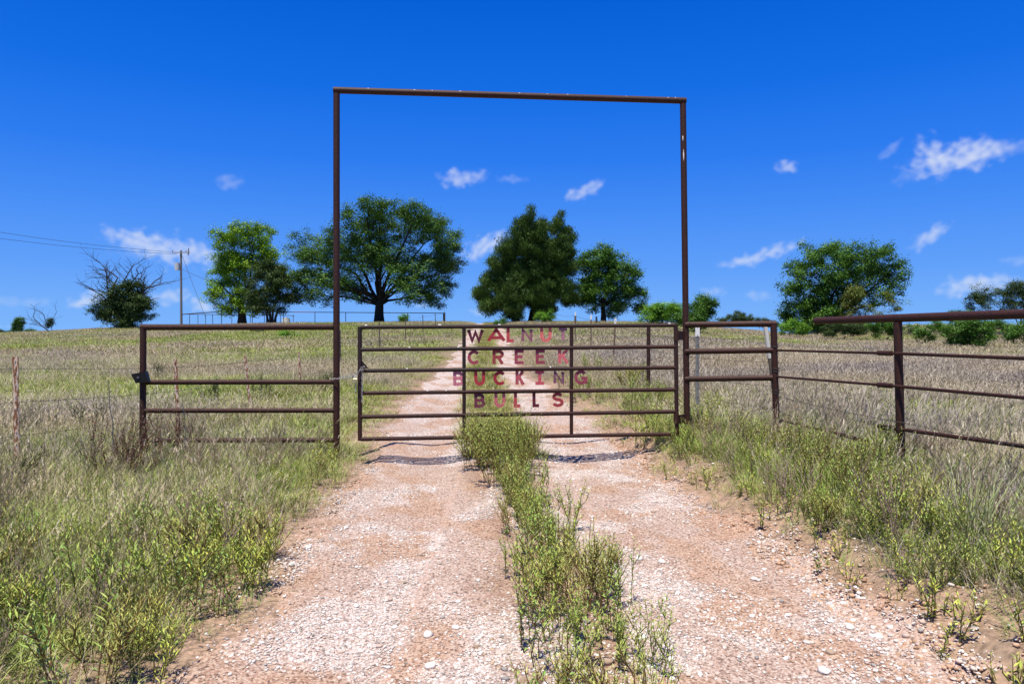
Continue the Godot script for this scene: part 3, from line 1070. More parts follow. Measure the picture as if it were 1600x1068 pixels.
func build_pipe_fences() -> void:
	# panel left of the arch
	var pl := thing("pipe_fence", "four-rail rusty pipe panel beside the arch, solar light on its post", "fence")
	var top := at(223.5, 511, GD)
	bar("post", foot(221.0, GD, 0.35), top, 0.036, pl)
	for q in [[511.0, 0.036, 224.0], [597.0, 0.029, 224.0], [641.5, 0.028, 224.0], [688.0, 0.028, 224.0]]:
		var over := 4.0 if q[0] < 520.0 else 0.0
		weld(pl, at(519.8, q[0] - 0.5, GD), Vector3.RIGHT, q[1] + 0.003)
		if over == 0.0:
			weld(pl, at(229.0, q[0], GD), Vector3.RIGHT, q[1] + 0.003)
		bar("rail", at(q[2] - over, q[0], GD + 0.0), at(521.5, q[0] - 0.5, GD), q[1], pl, "rusty_pipe", RUST, RUST * 1.05)
	var lt := thing("solar_light", "small black box light clamped to the left pipe post", "light", at(222, 590, GD - 0.06))
	var b := MB.new()
	var hood := [Vector3(-0.105, 0.045, 0.0), Vector3(0.055, 0.075, 0.0), Vector3(0.085, -0.045, 0.0), Vector3(-0.065, -0.06, 0.0)]
	var dz := Vector3(0, 0, 0.055)
	b.quad(hood[0] + dz, hood[1] + dz, hood[2] + dz * 0.6, hood[3] + dz * 0.6, Color(0.02, 0.02, 0.024))
	b.quad(hood[1] - dz * 0.3, hood[0] - dz * 0.3, hood[3] - dz * 0.3, hood[2] - dz * 0.3, Color(0.02, 0.02, 0.024))
	for i in 4:
		var k := (i + 1) % 4
		var fi := 1.0 if i < 2 else 0.6
		var fk := 1.0 if k < 2 else 0.6
		b.quad(hood[i] - dz * 0.3, hood[k] - dz * 0.3, hood[k] + dz * fk, hood[i] + dz * fi, Color(0.022, 0.022, 0.026))
	part("housing", b, mats.black_plastic, lt)
	var ln := MB.new()
	ln.lump(Vector3(-0.03, 0.0, 0.047), Vector3(0.016, 0.016, 0.008), 0.0, 2, Color(0.06, 0.06, 0.08), 6, 10)
	part("sensor", ln, mats.black_plastic, lt)

	# short panel right of the arch
	var pr := thing("pipe_fence", "short three-rail rusty pipe panel joined to the arch's right post", "fence")
	var d2 := 8.4
	bar("post", foot(1216.0, d2, 0.35), at(1209.0, 507, d2), 0.037, pr)
	for wy in [0.52, 0.62, 0.83, 0.86, 1.08, 1.11, 1.36]:
		var px := lerpf(1216.0, 1209.0, (wy - 0.2) / 1.45)
		wire_wrap(pr, Vector3(at(px, 0, d2).x, wy, -d2), 0.041)
	for q in [[507.0, 505.5, 0.036], [549.0, 547.0, 0.034], [592.0, 590.0, 0.034]]:
		weld(pr, at(1077.0, q[0], 8.72), Vector3.RIGHT, q[2] + 0.003)
		weld(pr, at(1205.0, q[1], 8.42), Vector3.RIGHT, q[2] + 0.003)
		bar("rail", at(1071.0, q[0], 8.74), at(1213.0 if q[0] < 520.0 else 1208.0, q[1], d2), q[2], pr)

	# fence of pipe and sucker rod that runs toward the road end
	var rf := thing("pipe_fence", "heavy top pipe and thin rods running toward the viewer", "fence")
	var dx := func(px: float) -> float: return 8.4 * 682.0 / (px - 530.0)
	var p2: float = dx.call(1405.0)
	bar("post", foot(1412.0, p2, 0.35), at(1403.0, 503, p2), 0.037, rf)
	bar("top_pipe", at(1275.0, 501, dx.call(1275.0)), at(1900.0, 480.5, dx.call(1900.0)), 0.037, rf)
	bar("post", foot(1880.0, dx.call(1880.0), 0.35), at(1880.0, 482, dx.call(1880.0)), 0.042, rf)
	for q in [[1.325, 1.325, 0.0125], [1.025, 1.045, 0.0125]]:
		var a := at(1212.0, 500, 8.4)
		var m := at(1400.0, 500, dx.call(1400.0) - 0.045)
		var e := at(1900.0, 500, dx.call(1900.0))
		a.y = q[0]
		m.y = lerpf(q[0], q[1], 0.5) + 0.01
		e.y = q[1]
		bar("rod", a, m, q[2], rf, "rusty_pipe", RUST, RUST, 8)
		bar("rod", m, e, q[2] * 1.15, rf, "rusty_pipe", RUST, RUST, 8)
		var back := (a - m).normalized()
		bar("coupler", m + back * 0.05, m + back * 0.22, q[2] * 1.9, rf, "rusty_pipe", RUST, RUST, 10)
	var la := at(1214.0, 655, 8.4)
	var lm := at(1308.0, 677, dx.call(1308.0))
	bar("rod", la, lm, 0.0135, rf, "rusty_pipe", RUST, RUST, 8)
	var le := at(1358.0, 690, dx.call(1358.0))
	bar("rod", lm, le, 0.02, rf, "rusty_pipe", RUST, RUST * 0.8, 8)
	var ba := at(1375.0, 666, dx.call(1375.0))
	var be := at(1900.0, 738, dx.call(1900.0))
	bar("low_rod", ba, be, 0.017, rf, "rusty_pipe", RUST, RUST, 8)
	bar("coupler", ba, ba.lerp(be, 0.07), 0.026, rf, "rusty_pipe", RUST, RUST, 10)


# ------------------------------------------------------------------ wire fences
func t_post(p: Vector3, h: float, lean: Vector3, white: float, label: String, group: String, m: String, col: Color, r := 0.022) -> Node3D:
	var o := thing("fence_post", label, "fence post", p, group)
	var d := (Vector3.UP + lean).normalized()
	var b := MB.new()
	# T section: a face plate and a rib, with lugs along the face
	var turn := Basis(Quaternion(Vector3.UP, d))
	b.block(Transform3D(turn, d * (h * 0.5 - 0.15)), Vector3(r, h * 0.5 + 0.15, 0.004), 0.001, col)
	b.block(Transform3D(turn, d * (h * 0.5 - 0.15) + turn * Vector3(0, 0, -0.02)), Vector3(0.004, h * 0.5 + 0.149, 0.016), 0.001, col)
	for i in int(h / 0.12):
		b.block(Transform3D(turn, d * (i * 0.12 + 0.1) + turn * Vector3(0, 0, 0.007)), Vector3(0.006, 0.01, 0.004), 0.001, col)
	part("shaft", b, mats[m], o)
	if white > 0.0:
		var w := MB.new()
		w.block(Transform3D(turn, d * (h - white * 0.5 + 0.004)), Vector3(r + 0.004, white * 0.5, 0.008), 0.002, Color(0.8, 0.79, 0.75))
		w.block(Transform3D(turn, d * (h - white * 0.5 + 0.004) + turn * Vector3(0, 0, -0.02)), Vector3(0.007, white * 0.5 - 0.002, 0.018), 0.002, Color(0.8, 0.79, 0.75))
		part("white_tip", w, mats.plain, o)
	return o


func strand(pts: Array, label: String, group: String, r := 0.0022) -> void:
	var b := MB.new()
	var g := RandomNumberGenerator.new()
	g.seed = hash(label)
	var col := Color(0.09, 0.075, 0.065)
	for i in pts.size() - 1:
		var a: Vector3 = pts[i]
		var e: Vector3 = pts[i + 1]
		var line := []
		for k in 7:
			var t := k / 6.0
			line.append(a.lerp(e, t) + Vector3(0, -sin(t * PI) * a.distance_to(e) * 0.006, 0))
		b.tube(line, [r], 4, [col], false)
		var l := a.distance_to(e)
		var s := 0.06
		while s < minf(l, 12.0):
			var p: Vector3 = a.lerp(e, s / l) + Vector3(0, -sin(s / l * PI) * l * 0.006, 0)
			for k in 2:
				var d := Vector3(g.randf_range(-0.4, 0.4), 1.0, g.randf_range(-0.8, 0.8)).normalized().rotated(Vector3.RIGHT, k * 1.5)
				b.tube([p - d * 0.014, p + d * 0.014], [r * 0.7], 3, [col], false)
			s += 0.125
	var o := put("barbed_wire", b.mesh(), mats.plain)
	tag(o, label, "wire", group)


func build_wire_fences() -> void:
	# along the left of the road, up the hill
	var spots := [[25.0, 7.5, 1.33, Vector3(-0.01, 0, 0.0), "rusty peeling fence post nearest the left edge, standing alone in grass", 557.0],
		[279.0, 9.6, 1.1, Vector3(-0.045, 0, 0), "pale peeling fence post behind the panel, nearest its left post", 560.0],
		[391.0, 12.6, 0.93, Vector3(-0.1, 0, 0), "rust-streaked fence post leaning left behind the middle of the panel", 555.0],
		[469.0, 16.2, 0.85, Vector3(-0.05, 0, 0), "pale thin fence post behind the panel, nearest the arch", 550.0]]
	var heads := []
	var posts := []
	posts.append([Vector3(-5.6, height(-5.6, 5.2), -5.2), 1.3])
	for q in spots:
		var p := foot(q[0], q[1])
		q[2] = at(q[0], q[5], q[1]).y - p.y
		t_post(p, q[2], q[3], 0.0, q[4], "fence posts left of the road", "peeling_post", Color(1, 1, 1), 0.03 if q[1] < 8.0 else 0.024)
		posts.append([p, q[2]])
	for d in [21.5, 28.0, 35.0, 42.0, 49.0, 56.0]:
		var p := Vector3(-4.95 - d * 0.003, height(-4.95 - d * 0.003, d), -d)
		t_post(p, 1.05, Vector3(-0.02, 0, 0), 0.0, "dark thin fence post on the slope left of the road, beyond the gate", "far fence posts left of the road", "bark", Color(0.1, 0.08, 0.07))
		posts.append([p, 1.05])
	var nm := ["top barbed strand of the fence left of the road", "middle barbed strand of the fence left of the road", "low barbed strand of the fence left of the road"]
	for i in 3:
		var pts := []
		for q in posts:
			pts.append(q[0] + Vector3(0, q[1] * [0.9, 0.62, 0.34][i], 0.01))
		strand(pts, nm[i], "left barbed wires")
	# right of the road
	var right := []
	var pl := foot(1221.0, 8.75)
	right.append([at(1213.0, 560, 8.42), 0.0])
	var lean := thing("fence_post", "leaning wooden fence post with white top beside the right pipe post", "fence post", pl, "fence posts right of the road")
	var d := (at(1196.0, 508, 8.75) - pl).normalized()
	var h := at(1196.0, 508, 8.75).distance_to(pl)
	var lb := MB.new()
	lb.tube([-d * 0.25, d * h * 0.72], [0.026, 0.025], 8, [Color(0.13, 0.11, 0.09)])
	part("shaft", lb, mats.bark, lean)
	var wb := MB.new()
	wb.tube([d * h * 0.715, d * h], [0.027, 0.026], 8, [Color(0.66, 0.64, 0.58)])
	part("white_tip", wb, mats.plain, lean)
	right.append([pl, h])
	var q1 := foot(1090.0, 10.2)
	t_post(q1, at(1090.0, 508, 10.2).y - q1.y, Vector3(0.0, 0, 0), 0.16, "grey fence post with white tip just right of the arch", "fence posts right of the road", "plain", Color(0.2, 0.2, 0.19), 0.026)
	right.append([q1, 1.3])
	var pp := foot(1013.5, 13.2, 0.0)
	var pipe := thing("pipe_post", "rusty round pipe post seen through the gate's right bay", "fence post", pp, "fence posts right of the road")
	bar("shaft", Vector3(0, -0.3, 0), Vector3(0, at(1013.0, 511, 13.2).y - pp.y, 0), 0.034, pipe)
	for wy in [0.45, 0.7, 0.95, 1.12]:
		var w := MB.new()
		var cp := []
		for i in 13:
			cp.append(Vector3(cos(TAU * i / 12.0) * 0.037, wy + i * 0.002, sin(TAU * i / 12.0) * 0.037))
		w.tube(cp, [0.004], 4, [Color(0.07, 0.055, 0.05)], false)
		part("wire_tie", w, mats.plain, pipe)
	right.append([pp, 1.25])
	for s in [[958.0, 19.0, "thin rusty post with white tip, seen through the gate's right bay"], [923.5, 25.0, "thin white-tipped post next left of the other in the gate's right bay"], [899.0, 31.0, "small white-tipped post far off beside the gate's right upright"]]:
		var p := foot(s[0], s[1])
		t_post(p, 1.25, Vector3(0.05 if s[1] < 20.0 else 0.0, 0, 0), 0.16, s[2], "fence posts right of the road", "plain", Color(0.17, 0.12, 0.08))
		right.append([p, 1.25])
	for dd in [40.0, 50.0]:
		right.append([Vector3(2.6, height(2.6, dd), -dd), 1.2])
	var nr := ["top barbed strand of the fence right of the road", "second barbed strand of the fence right of the road", "third barbed strand of the fence right of the road", "lowest barbed strand of the fence right of the road"]
	for i in 4:
		var pts := []
		for q in right:
			var yy: float = q[0].y + q[1] * [0.88, 0.67, 0.46, 0.26][i]
			if q[1] == 0.0:
				yy = [1.37, 1.08, 0.83, 0.56][i]
			pts.append(Vector3(q[0].x, yy, q[0].z + 0.03))
		strand(pts, nr[i], "right barbed wires")
	# strand between the pipe posts toward the viewer
	var dx := func(px: float) -> float: return 8.4 * 682.0 / (px - 530.0)
	strand([at(1215.0, 619, 8.36), at(1405.0, 659, dx.call(1405.0) - 0.05), at(1900.0, 745, dx.call(1900.0))], "sagging barbed strand below the thin rods of the right fence", "right barbed wires", 0.0026)


# ------------------------------------------------------------------ trees and bushes
func build_trees() -> void:
	var oak := [Color(0.088, 0.192, 0.038), Color(0.074, 0.166, 0.041), Color(0.114, 0.224, 0.042)]
	var bright := [Color(0.220, 0.397, 0.034), Color(0.185, 0.352, 0.031), Color(0.270, 0.448, 0.042)]
	var dark := [Color(0.064, 0.109, 0.036), Color(0.078, 0.128, 0.042)]
	var cedar := [Color(0.068, 0.134, 0.026), Color(0.057, 0.115, 0.026), Color(0.082, 0.154, 0.030)]
	var mid := [Color(0.088, 0.205, 0.034), Color(0.074, 0.179, 0.034), Color(0.114, 0.237, 0.036)]
	var olive := [Color(0.17, 0.215, 0.05), Color(0.14, 0.19, 0.045), Color(0.22, 0.23, 0.055)]
	var lime := [Color(0.156, 0.346, 0.036), Color(0.135, 0.307, 0.034), Color(0.199, 0.384, 0.048)]

	tree("oak_tree", "widest spreading oak on the crest, behind the arch's left post", "tree", 592, 72, [[480, 388, 27], [497, 418, 30], [472, 440, 20], [520, 450, 24], [545, 400, 34], [560, 362, 30], [598, 350, 32], [640, 352, 32], [680, 362, 28], [703, 380, 24], [702, 415, 24], [672, 418, 32], [690, 450, 18], [655, 458, 20], [622, 400, 36], [580, 412, 34], [548, 442, 22], [498, 468, 12], [470, 465, 10], [630, 440, 24], [590, 335, 20], [632, 336, 18], [662, 344, 20], [555, 452, 14], [680, 470, 12], [525, 380, 20], [565, 470, 10]], oak, {"trunk": 0.48, "fork": 2.2, "bark": Color(0.045, 0.036, 0.03), "limb_share": 0.5, "hole": -0.2, "thick": 13.0})
	tree("bright_green_tree", "bright yellow-green tree left of the oak", "tree", 378, 75, [[385, 368, 20], [362, 385, 20], [405, 378, 20], [350, 412, 20], [344, 440, 18], [345, 468, 18], [372, 425, 28], [402, 410, 26], [425, 400, 16], [382, 462, 26], [432, 425, 16], [352, 372, 12], [410, 360, 10], [360, 485, 10], [400, 480, 16]], bright, {"trunk": 0.45, "fork": 1.6, "thick": 17.0})
	tree("small_dark_tree", "small dark-leaved many-stemmed tree in front of the bright green tree", "tree", 422, 70, [[420, 430, 22], [400, 452, 22], [440, 442, 22], [424, 462, 22], [398, 474, 14], [450, 466, 14], [412, 482, 10], [436, 484, 8]], dark, {"trunk": 0.12, "fork": 1.4, "trunks": [-0.25, 0.0, 0.2, 0.45], "thick": 20.0, "size": 0.8})
	tree("cedar_tree", "dense dark pointed cedar on the crest, right of the oak", "tree", 815, 66, [[826, 346, 10], [816, 362, 16], [842, 358, 16], [868, 356, 12], [882, 372, 14], [800, 385, 20], [830, 390, 28], [864, 390, 24], [886, 396, 12], [785, 412, 22], [815, 425, 30], [855, 425, 30], [882, 422, 18], [770, 442, 20], [800, 455, 30], [842, 460, 32], [876, 455, 24], [752, 462, 14], [768, 478, 18], [800, 482, 18], [850, 484, 18], [890, 468, 12], [828, 336, 5], [873, 343, 6]], cedar, {"trunk": 0.3, "fork": 2.0, "trunks": [-0.5, 0.9], "spray": true, "thick": 34.0, "size": 0.95, "hole": -0.3, "gap_freq": 0.8})
	tree("round_tree", "round mid-green tree right of the cedar, behind the gate", "tree", 943, 70, [[940, 402, 18], [915, 410, 18], [965, 410, 20], [925, 430, 24], [955, 430, 26], [984, 428, 16], [915, 455, 20], [945, 458, 26], [975, 458, 22], [996, 462, 14], [925, 478, 16], [960, 482, 16], [1000, 480, 10], [903, 470, 10], [948, 392, 8]], mid, {"trunk": 0.25, "fork": 2.0, "thick": 19.0})
	tree("shrub", "bright green shrub on the crest behind the gate's right end", "bush", 1035, 60, [[1022, 486, 15], [1042, 488, 15], [1058, 490, 14], [1008, 494, 12], [1032, 498, 14]], lime, {"trunk": 0.08, "fork": 0.4, "thick": 26.0, "size": 0.7, "limbs": false})
	tree("shrub", "loose green shrub just right of the arch's right post", "bush", 1092, 46, [[1082, 486, 17], [1104, 486, 15], [1098, 470, 10], [1078, 502, 15], [1100, 503, 13], [1113, 474, 7], [1064, 496, 14]], mid, {"trunk": 0.06, "fork": 0.5, "thick": 30.0, "size": 0.6, "limb_share": 1.0, "hole": -0.1})
	tree("broad_tree", "big broad dark-green tree above the right pipe fence", "tree", 1295, 65, [[1310, 394, 18], [1278, 400, 20], [1340, 398, 20], [1370, 406, 20], [1250, 424, 22], [1285, 428, 30], [1325, 428, 30], [1366, 428, 26], [1394, 430, 14], [1234, 452, 16], [1262, 460, 26], [1300, 465, 30], [1345, 462, 22], [1385, 456, 16], [1250, 488, 22], [1288, 496, 24], [1236, 480, 12], [1270, 512, 16], [1390, 474, 10], [1400, 415, 8], [1246, 504, 16], [1262, 500, 20], [1300, 514, 14]], mid, {"trunk": 0.35, "fork": 1.6, "trunks": [-0.6, 0.5], "thick": 17.0})
	tree("olive_tree", "small olive-green tree in front of the broad tree's right side", "tree", 1350, 60, [[1340, 458, 14], [1334, 476, 14], [1356, 484, 14], [1330, 498, 14], [1345, 506, 12]], olive, {"trunk": 0.1, "fork": 1.0, "thick": 20.0, "size": 0.7, "hole": -0.02})
	tree("olive_tree", "thin olive-green tree at the broad tree's right edge", "tree", 1388, 60, [[1384, 466, 13], [1398, 476, 11], [1380, 490, 15], [1392, 506, 12]], olive, {"trunk": 0.1, "fork": 1.0, "thick": 20.0, "size": 0.7, "hole": -0.02})
	var bushes := [[1234, 58, [[1224, 513, 9], [1242, 512, 11], [1256, 516, 8]], lime, "low bright bush at the left foot of the broad tree"],
		[1320, 52, [[1300, 514, 11], [1322, 512, 13], [1342, 516, 11]], dark, "dark bush under the broad tree's trunk"],
		[1385, 50, [[1366, 515, 11], [1384, 511, 12], [1396, 516, 9]], mid, "green bush under the olive-green trees"],
		[1446, 44, [[1446, 519, 11], [1438, 525, 8], [1454, 526, 8]], mid, "small round bush right of the near pipe post"],
		[1515, 39, [[1490, 519, 13], [1514, 513, 17], [1538, 520, 13], [1512, 530, 15], [1494, 535, 10], [1532, 535, 10]], mid, "largest round bush under the top pipe at right"],
		[1583, 43, [[1583, 521, 10], [1597, 519, 13], [1614, 523, 13]], mid, "bush cut off by the right edge of the picture"],
		[1505, 62, [[1490, 496, 8], [1504, 492, 8], [1520, 494, 8]], mid, "ragged bush on the rocky bank under the far trees"],
		[1424, 56, [[1416, 512, 8], [1430, 514, 8]], mid, "low scrub on the bank close behind the near pipe post"],
		[1468, 57, [[1460, 508, 9], [1476, 511, 9], [1468, 516, 8]], lime, "yellowish scrub on the bank left of the largest bush"],
		[1556, 57, [[1546, 509, 8], [1562, 507, 9], [1572, 513, 8]], mid, "scrub on the bank right of the largest bush"],
		[1604, 58, [[1596, 505, 9], [1612, 508, 9]], mid, "scrub high on the bank at the right edge"],
		[1155, 92, [[1145, 499, 9], [1158, 496, 10], [1172, 500, 9], [1130, 503, 7]], dark, "low dark far bush right of the arch, on the skyline"],
		[1190, 88, [[1186, 505, 7], [1198, 504, 8], [1210, 506, 7]], dark, "second low dark far bush, nearer the broad tree"]]
	for q in bushes:
		tree("bush", q[4], "bush", q[0], q[1], q[2], q[3], {"trunk": 0.05, "fork": 0.3, "thick": 30.0, "size": 0.55, "limbs": false, "hole": -0.08, "gap_freq": 1.3, "clump": 0.85, "group": "bushes along the right field"})
	tree("far_tree", "dark tree at the far right, left of its pair", "tree", 1535, 95, [[1538, 458, 16], [1524, 466, 12], [1548, 472, 14], [1530, 480, 12]], dark, {"trunk": 0.25, "fork": 1.5, "thick": 14.0})
	tree("far_tree", "dark tree cut by the right edge of the picture", "tree", 1592, 95, [[1578, 458, 16], [1598, 452, 18], [1620, 460, 20], [1572, 476, 12], [1600, 478, 16]], dark, {"trunk": 0.3, "fork": 1.5, "thick": 14.0})
	# left side
	tree("ivy_bush", "dark tangled bush at the foot of the dead tree", "bush", 188, 64, [[182, 464, 15], [204, 468, 19], [172, 482, 20], [192, 490, 22], [216, 484, 18], [210, 448, 12], [160, 492, 12], [226, 472, 11], [185, 505, 14], [207, 502, 15], [192, 452, 8]], dark, {"trunk": 0.1, "fork": 0.6, "thick": 26.0, "size": 0.75, "hole": -0.1, "gap_freq": 0.9})
	var hedge := [[28, 75, [[26, 508, 8], [32, 503, 7], [24, 516, 7]], mid, "little upright bush on the left skyline"],
		[45, 75, [[44, 519, 5], [52, 520, 4]], mid, "very low bush beside the upright one on the left skyline"],
		[5, 90, [[0, 522, 7], [12, 524, 7], [-10, 520, 8]], dark, "dark low bush at the left edge of the picture"],
		[450, 38, [[443, 524, 7], [450, 527, 7], [441, 529, 6]], lime, "small bright green bush on the left hillside, larger of two"],
		[463, 38, [[462, 528, 5], [458, 531, 4]], lime, "smaller green bush touching the larger one on the left hillside"],
		[630, 66, [[628, 498, 5], [633, 496, 5], [630, 503, 5]], lime, "little sapling bush right of the oak's trunk"],
		[852, 60, [[845, 496, 8], [860, 494, 8], [853, 500, 8]], lime, "light green bush at the cedar's foot"],
		[820, 56, [[775, 508, 7], [785, 505, 6]], mid, "low bush beside the road on the crest"]]
	for q in hedge:
		tree("bush", q[4], "bush", q[0], q[1], q[2], q[3], {"trunk": 0.03, "fork": 0.2, "thick": 42.0, "size": 0.5, "limbs": false, "hole": -0.4, "group": "bushes on the hill"})
	rng.seed = 41
	var dt := thing("dead_tree", "bare dead tree with spreading grey branches on the left skyline", "tree", foot(190, 65))
	var tb := MB.new()
	var wood := Color(0.045, 0.036, 0.034)
	tb.tube([Vector3(0, -0.4, 0), Vector3(0, 0.4, 0), Vector3(0.05, 1.4, 0)], [0.26, 0.2, 0.15], 8, [wood])
	part("trunk", tb, mats.bark, dt)
	for q in [[Vector3(-0.75, 1.0, 0.1), 3.4], [Vector3(-0.42, 1.0, -0.4), 4.2], [Vector3(0.18, 1.0, 0.4), 3.9], [Vector3(0.6, 1.0, -0.2), 4.2], [Vector3(0.95, 0.85, 0.3), 4.0], [Vector3(1.2, 0.7, -0.1), 3.4], [Vector3(-1.0, 0.75, -0.1), 3.0], [Vector3(0.3, 1.0, -0.5), 3.2]]:
		var bb := MB.new()
		bare_branch(bb, Vector3(0, rng.randf_range(0.7, 1.3), 0), q[0].normalized(), q[1] * 0.85, 0.115, 3, wood)
		part("branch", bb, mats.bark, dt)
	var d2 := thing("dead_tree", "small leaning dead sapling near the left edge of the skyline", "tree", foot(80, 62))
	for q in [[Vector3(-0.75, 1.0, 0), 2.0, 0.05], [Vector3(-0.4, 1.0, 0.1), 1.6, 0.03], [Vector3(-1.1, 0.6, 0.0), 1.5, 0.03], [Vector3(0.3, 1.0, 0.0), 1.5, 0.025]]:
		var bb := MB.new()
		bare_branch(bb, Vector3(0, -0.1 if q[2] > 0.04 else 0.35, 0) + (Vector3(-0.2, 0, 0) if q[2] < 0.04 else Vector3.ZERO), q[0].normalized(), q[1], q[2], 2, wood)
		part("branch", bb, mats.bark, d2)
	tree("bush", "tuft of green leaves in the leaning dead sapling", "bush", 80, 62, [[77, 503, 5], [74, 507, 4]], dark, {"trunk": 0.02, "fork": 0.6, "thick": 40.0, "size": 0.5, "limbs": false, "hole": -0.5, "group": "bushes on the hill"})


# ------------------------------------------------------------------ things on the crest
func build_far_things() -> void:
	var pd := 88.0
	var pb := foot(284, pd)
	var top := at(283, 391, pd)
	var pole := thing("utility_pole", "grey utility pole with crossarm and transformer on the left skyline", "utility pole", Vector3(top.x, pb.y, -pd))
	var h := top.y - pb.y
	var b := MB.new()
	b.tube([Vector3(0, -0.6, 0), Vector3(0, h, 0)], [0.15, 0.11], 10, [Color(0.17, 0.17, 0.17)])
	part("pole", b, mats.bark, pole)
	var c := MB.new()
	c.block(Transform3D(Basis(), Vector3(0.1, h - 0.28, 0.2)), Vector3(1.05, 0.05, 0.05), 0.01, Color(0.24, 0.22, 0.2))
	part("crossarm", c, mats.bark, pole)
	for q in [-0.9, 0.7, 1.0]:
		var i := MB.new()
		i.lump(Vector3(q, h - 0.1, 0.2), Vector3(0.06, 0.1, 0.06), 0.1, 3, Color(0.15, 0.15, 0.16))
		part("insulator", i, mats.steel, pole)
	var t := MB.new()
	t.tube([Vector3(-0.36, h - 2.4, 0.2), Vector3(-0.36, h - 2.3, 0.2), Vector3(-0.36, h - 1.6, 0.2), Vector3(-0.36, h - 1.5, 0.2)], [0.26, 0.3, 0.3, 0.24], 14, [Color(0.5, 0.52, 0.53)])
	part("transformer", t, mats.plain, pole)
	var fz := MB.new()
	fz.tube([Vector3(1.0, h + 0.25, 0.2), Vector3(0.95, h - 0.6, 0.2)], [0.05, 0.07], 7, [Color(0.2, 0.2, 0.2)])
	part("fuse", fz, mats.steel, pole)
	var lines := [[at(272, 394, pd), at(-160, 336, 62), "upper power line running left from the utility pole"], [at(277, 397, pd), at(-160, 350, 62), "lower power line running left from the utility pole"], [at(284, 420, pd), at(352, 446, 80), "service line running from the pole into the bright green tree"], [at(285, 400, pd), at(321, 496, 84), "thin slanting guy line right of the utility pole"]]
	for q in lines:
		var w := MB.new()
		var a: Vector3 = q[0]
		var e: Vector3 = q[1]
		var pts := []
		for i in 25:
			var u := i / 24.0
			pts.append(a.lerp(e, u) - Vector3(0, sin(u * PI) * a.distance_to(e) * (0.004 if q[2].contains("guy") else 0.014), 0))
		w.tube(pts, [0.017 if q[2].contains("power") else 0.02], 5, [Color(0.05, 0.05, 0.055)], false)
		var o := put("power_line", w.mesh(), mats.plain)
		tag(o, q[2], "cable", "cables on the utility pole")

	# corral of rusty pipe
	var cd := 76.0
	var cor := thing("corral_fence", "thin rusty pipe corral fence along the crest under the oak", "fence", Vector3.ZERO)
	var rail_y := at(500, 487.5, cd).y
	var xs := [346.0, 394.0, 443.0, 492.0, 540.0, 589.0, 637.0, 694.0]
	bar("rail", at(283, 491, 80.0), at(345, 486.5, cd), 0.045, cor)
	bar("rail", at(343, 486.5, cd), at(696, 489, cd), 0.036, cor, "rusty_pipe", RUST * 4.0, RUST * 4.0)
	for i in xs.size():
		var p := foot(xs[i], cd, 0.3)
		bar("post", p, Vector3(p.x, lerpf(at(0, 486.5, cd).y, at(0, 489, cd).y, i / 7.0), p.z), 0.034 if i < 7 else 0.12, cor, "rusty_pipe", RUST * 2.0, RUST * 2.0, 8)
	var back := thing("corral_fence", "low far side of the corral fence next to the utility pole", "fence", Vector3.ZERO)
	bar("rail", at(283, 490.5, 84.0), at(460, 493, 86.0), 0.03, back, "rusty_pipe", DARK * 2.0, DARK * 2.0, 8)
	for px in [284.0, 296.0, 309.0, 321.0, 332.0, 362.0, 391.0, 413.0, 427.0, 438.0, 458.0]:
		var p := foot(px, 85.0, 0.3)
		bar("post", p, Vector3(p.x, at(0, 491.5, 85.0).y, p.z), 0.034, back, "rusty_pipe", DARK * 2.0, DARK * 2.0, 8)
	var tank := thing("water_tank", "small white round water tank behind the corral fence", "tank", foot(447, 82.0))
	var tk := MB.new()
	var ty := at(447, 497, 82.0).y - tank.position.y
	tk.tube([Vector3(0, -0.1, 0), Vector3(0, ty - 0.12, 0), Vector3(0, ty - 0.02, 0), Vector3(0, ty + 0.06, 0)], [0.44, 0.44, 0.4, 0.12], 18, [Color(0.72, 0.74, 0.74)])
	part("shell", tk, mats.plain, tank)
	var lid := MB.new()
	lid.tube([Vector3(0, ty + 0.05, 0), Vector3(0, ty + 0.12, 0)], [0.13, 0.11], 12, [Color(0.6, 0.62, 0.62)])
	part("lid", lid, mats.plain, tank)
	# posts on the skyline between the cedar and the round tree
	for q in [[899.0, 58.0, 0.7, "dark short post on the crest right of the cedar"], [932.0, 58.0, 0.6, "dark short post on the crest under the round tree"]]:
		var p := foot(q[0], q[1])
		var o := thing("fence_post", q[3], "fence post", p, "posts on the crest")
		var pb2 := MB.new()
		pb2.tube([Vector3(0, -0.3, 0), Vector3(0, q[2], 0), Vector3(0, q[2] + 0.03, 0)], [0.08, 0.075, 0.05], 8, [Color(0.05, 0.045, 0.04)])
		part("shaft", pb2, mats.bark, o)
	# pale rocks on the bank at right
	var g := RandomNumberGenerator.new()
	g.seed = 9
	var rocks := [[1412, 60, "flat pale rock on the bank beside the near pipe post"], [1424, 59, "low pale rock right of the near pipe post, on the bank"], [1432, 61, "small pale rock highest on the bank behind the round bush"], [1462, 61, "pale rock between the two round bushes"], [1556, 60, "broad pale rock right of the largest bush"], [1562, 57, "low pale rock at the largest bush's right foot"], [1548, 62, "small rock high on the bank behind the largest bush"]]
	for q in rocks:
		var rb := MB.new()
		var p := foot(q[0], q[1])
		rb.lump(Vector3.ZERO, Vector3(g.randf_range(0.22, 0.42), g.randf_range(0.1, 0.2), g.randf_range(0.2, 0.35)), 0.5, q[0], Color(0.33, 0.3, 0.27), 6, 9)
		var o := put("rock", rb.mesh(), mats.pebble)
		o.position = p + Vector3(0, 0.06, 0)
		tag(o, q[2], "rock", "pale rocks on the right bank")
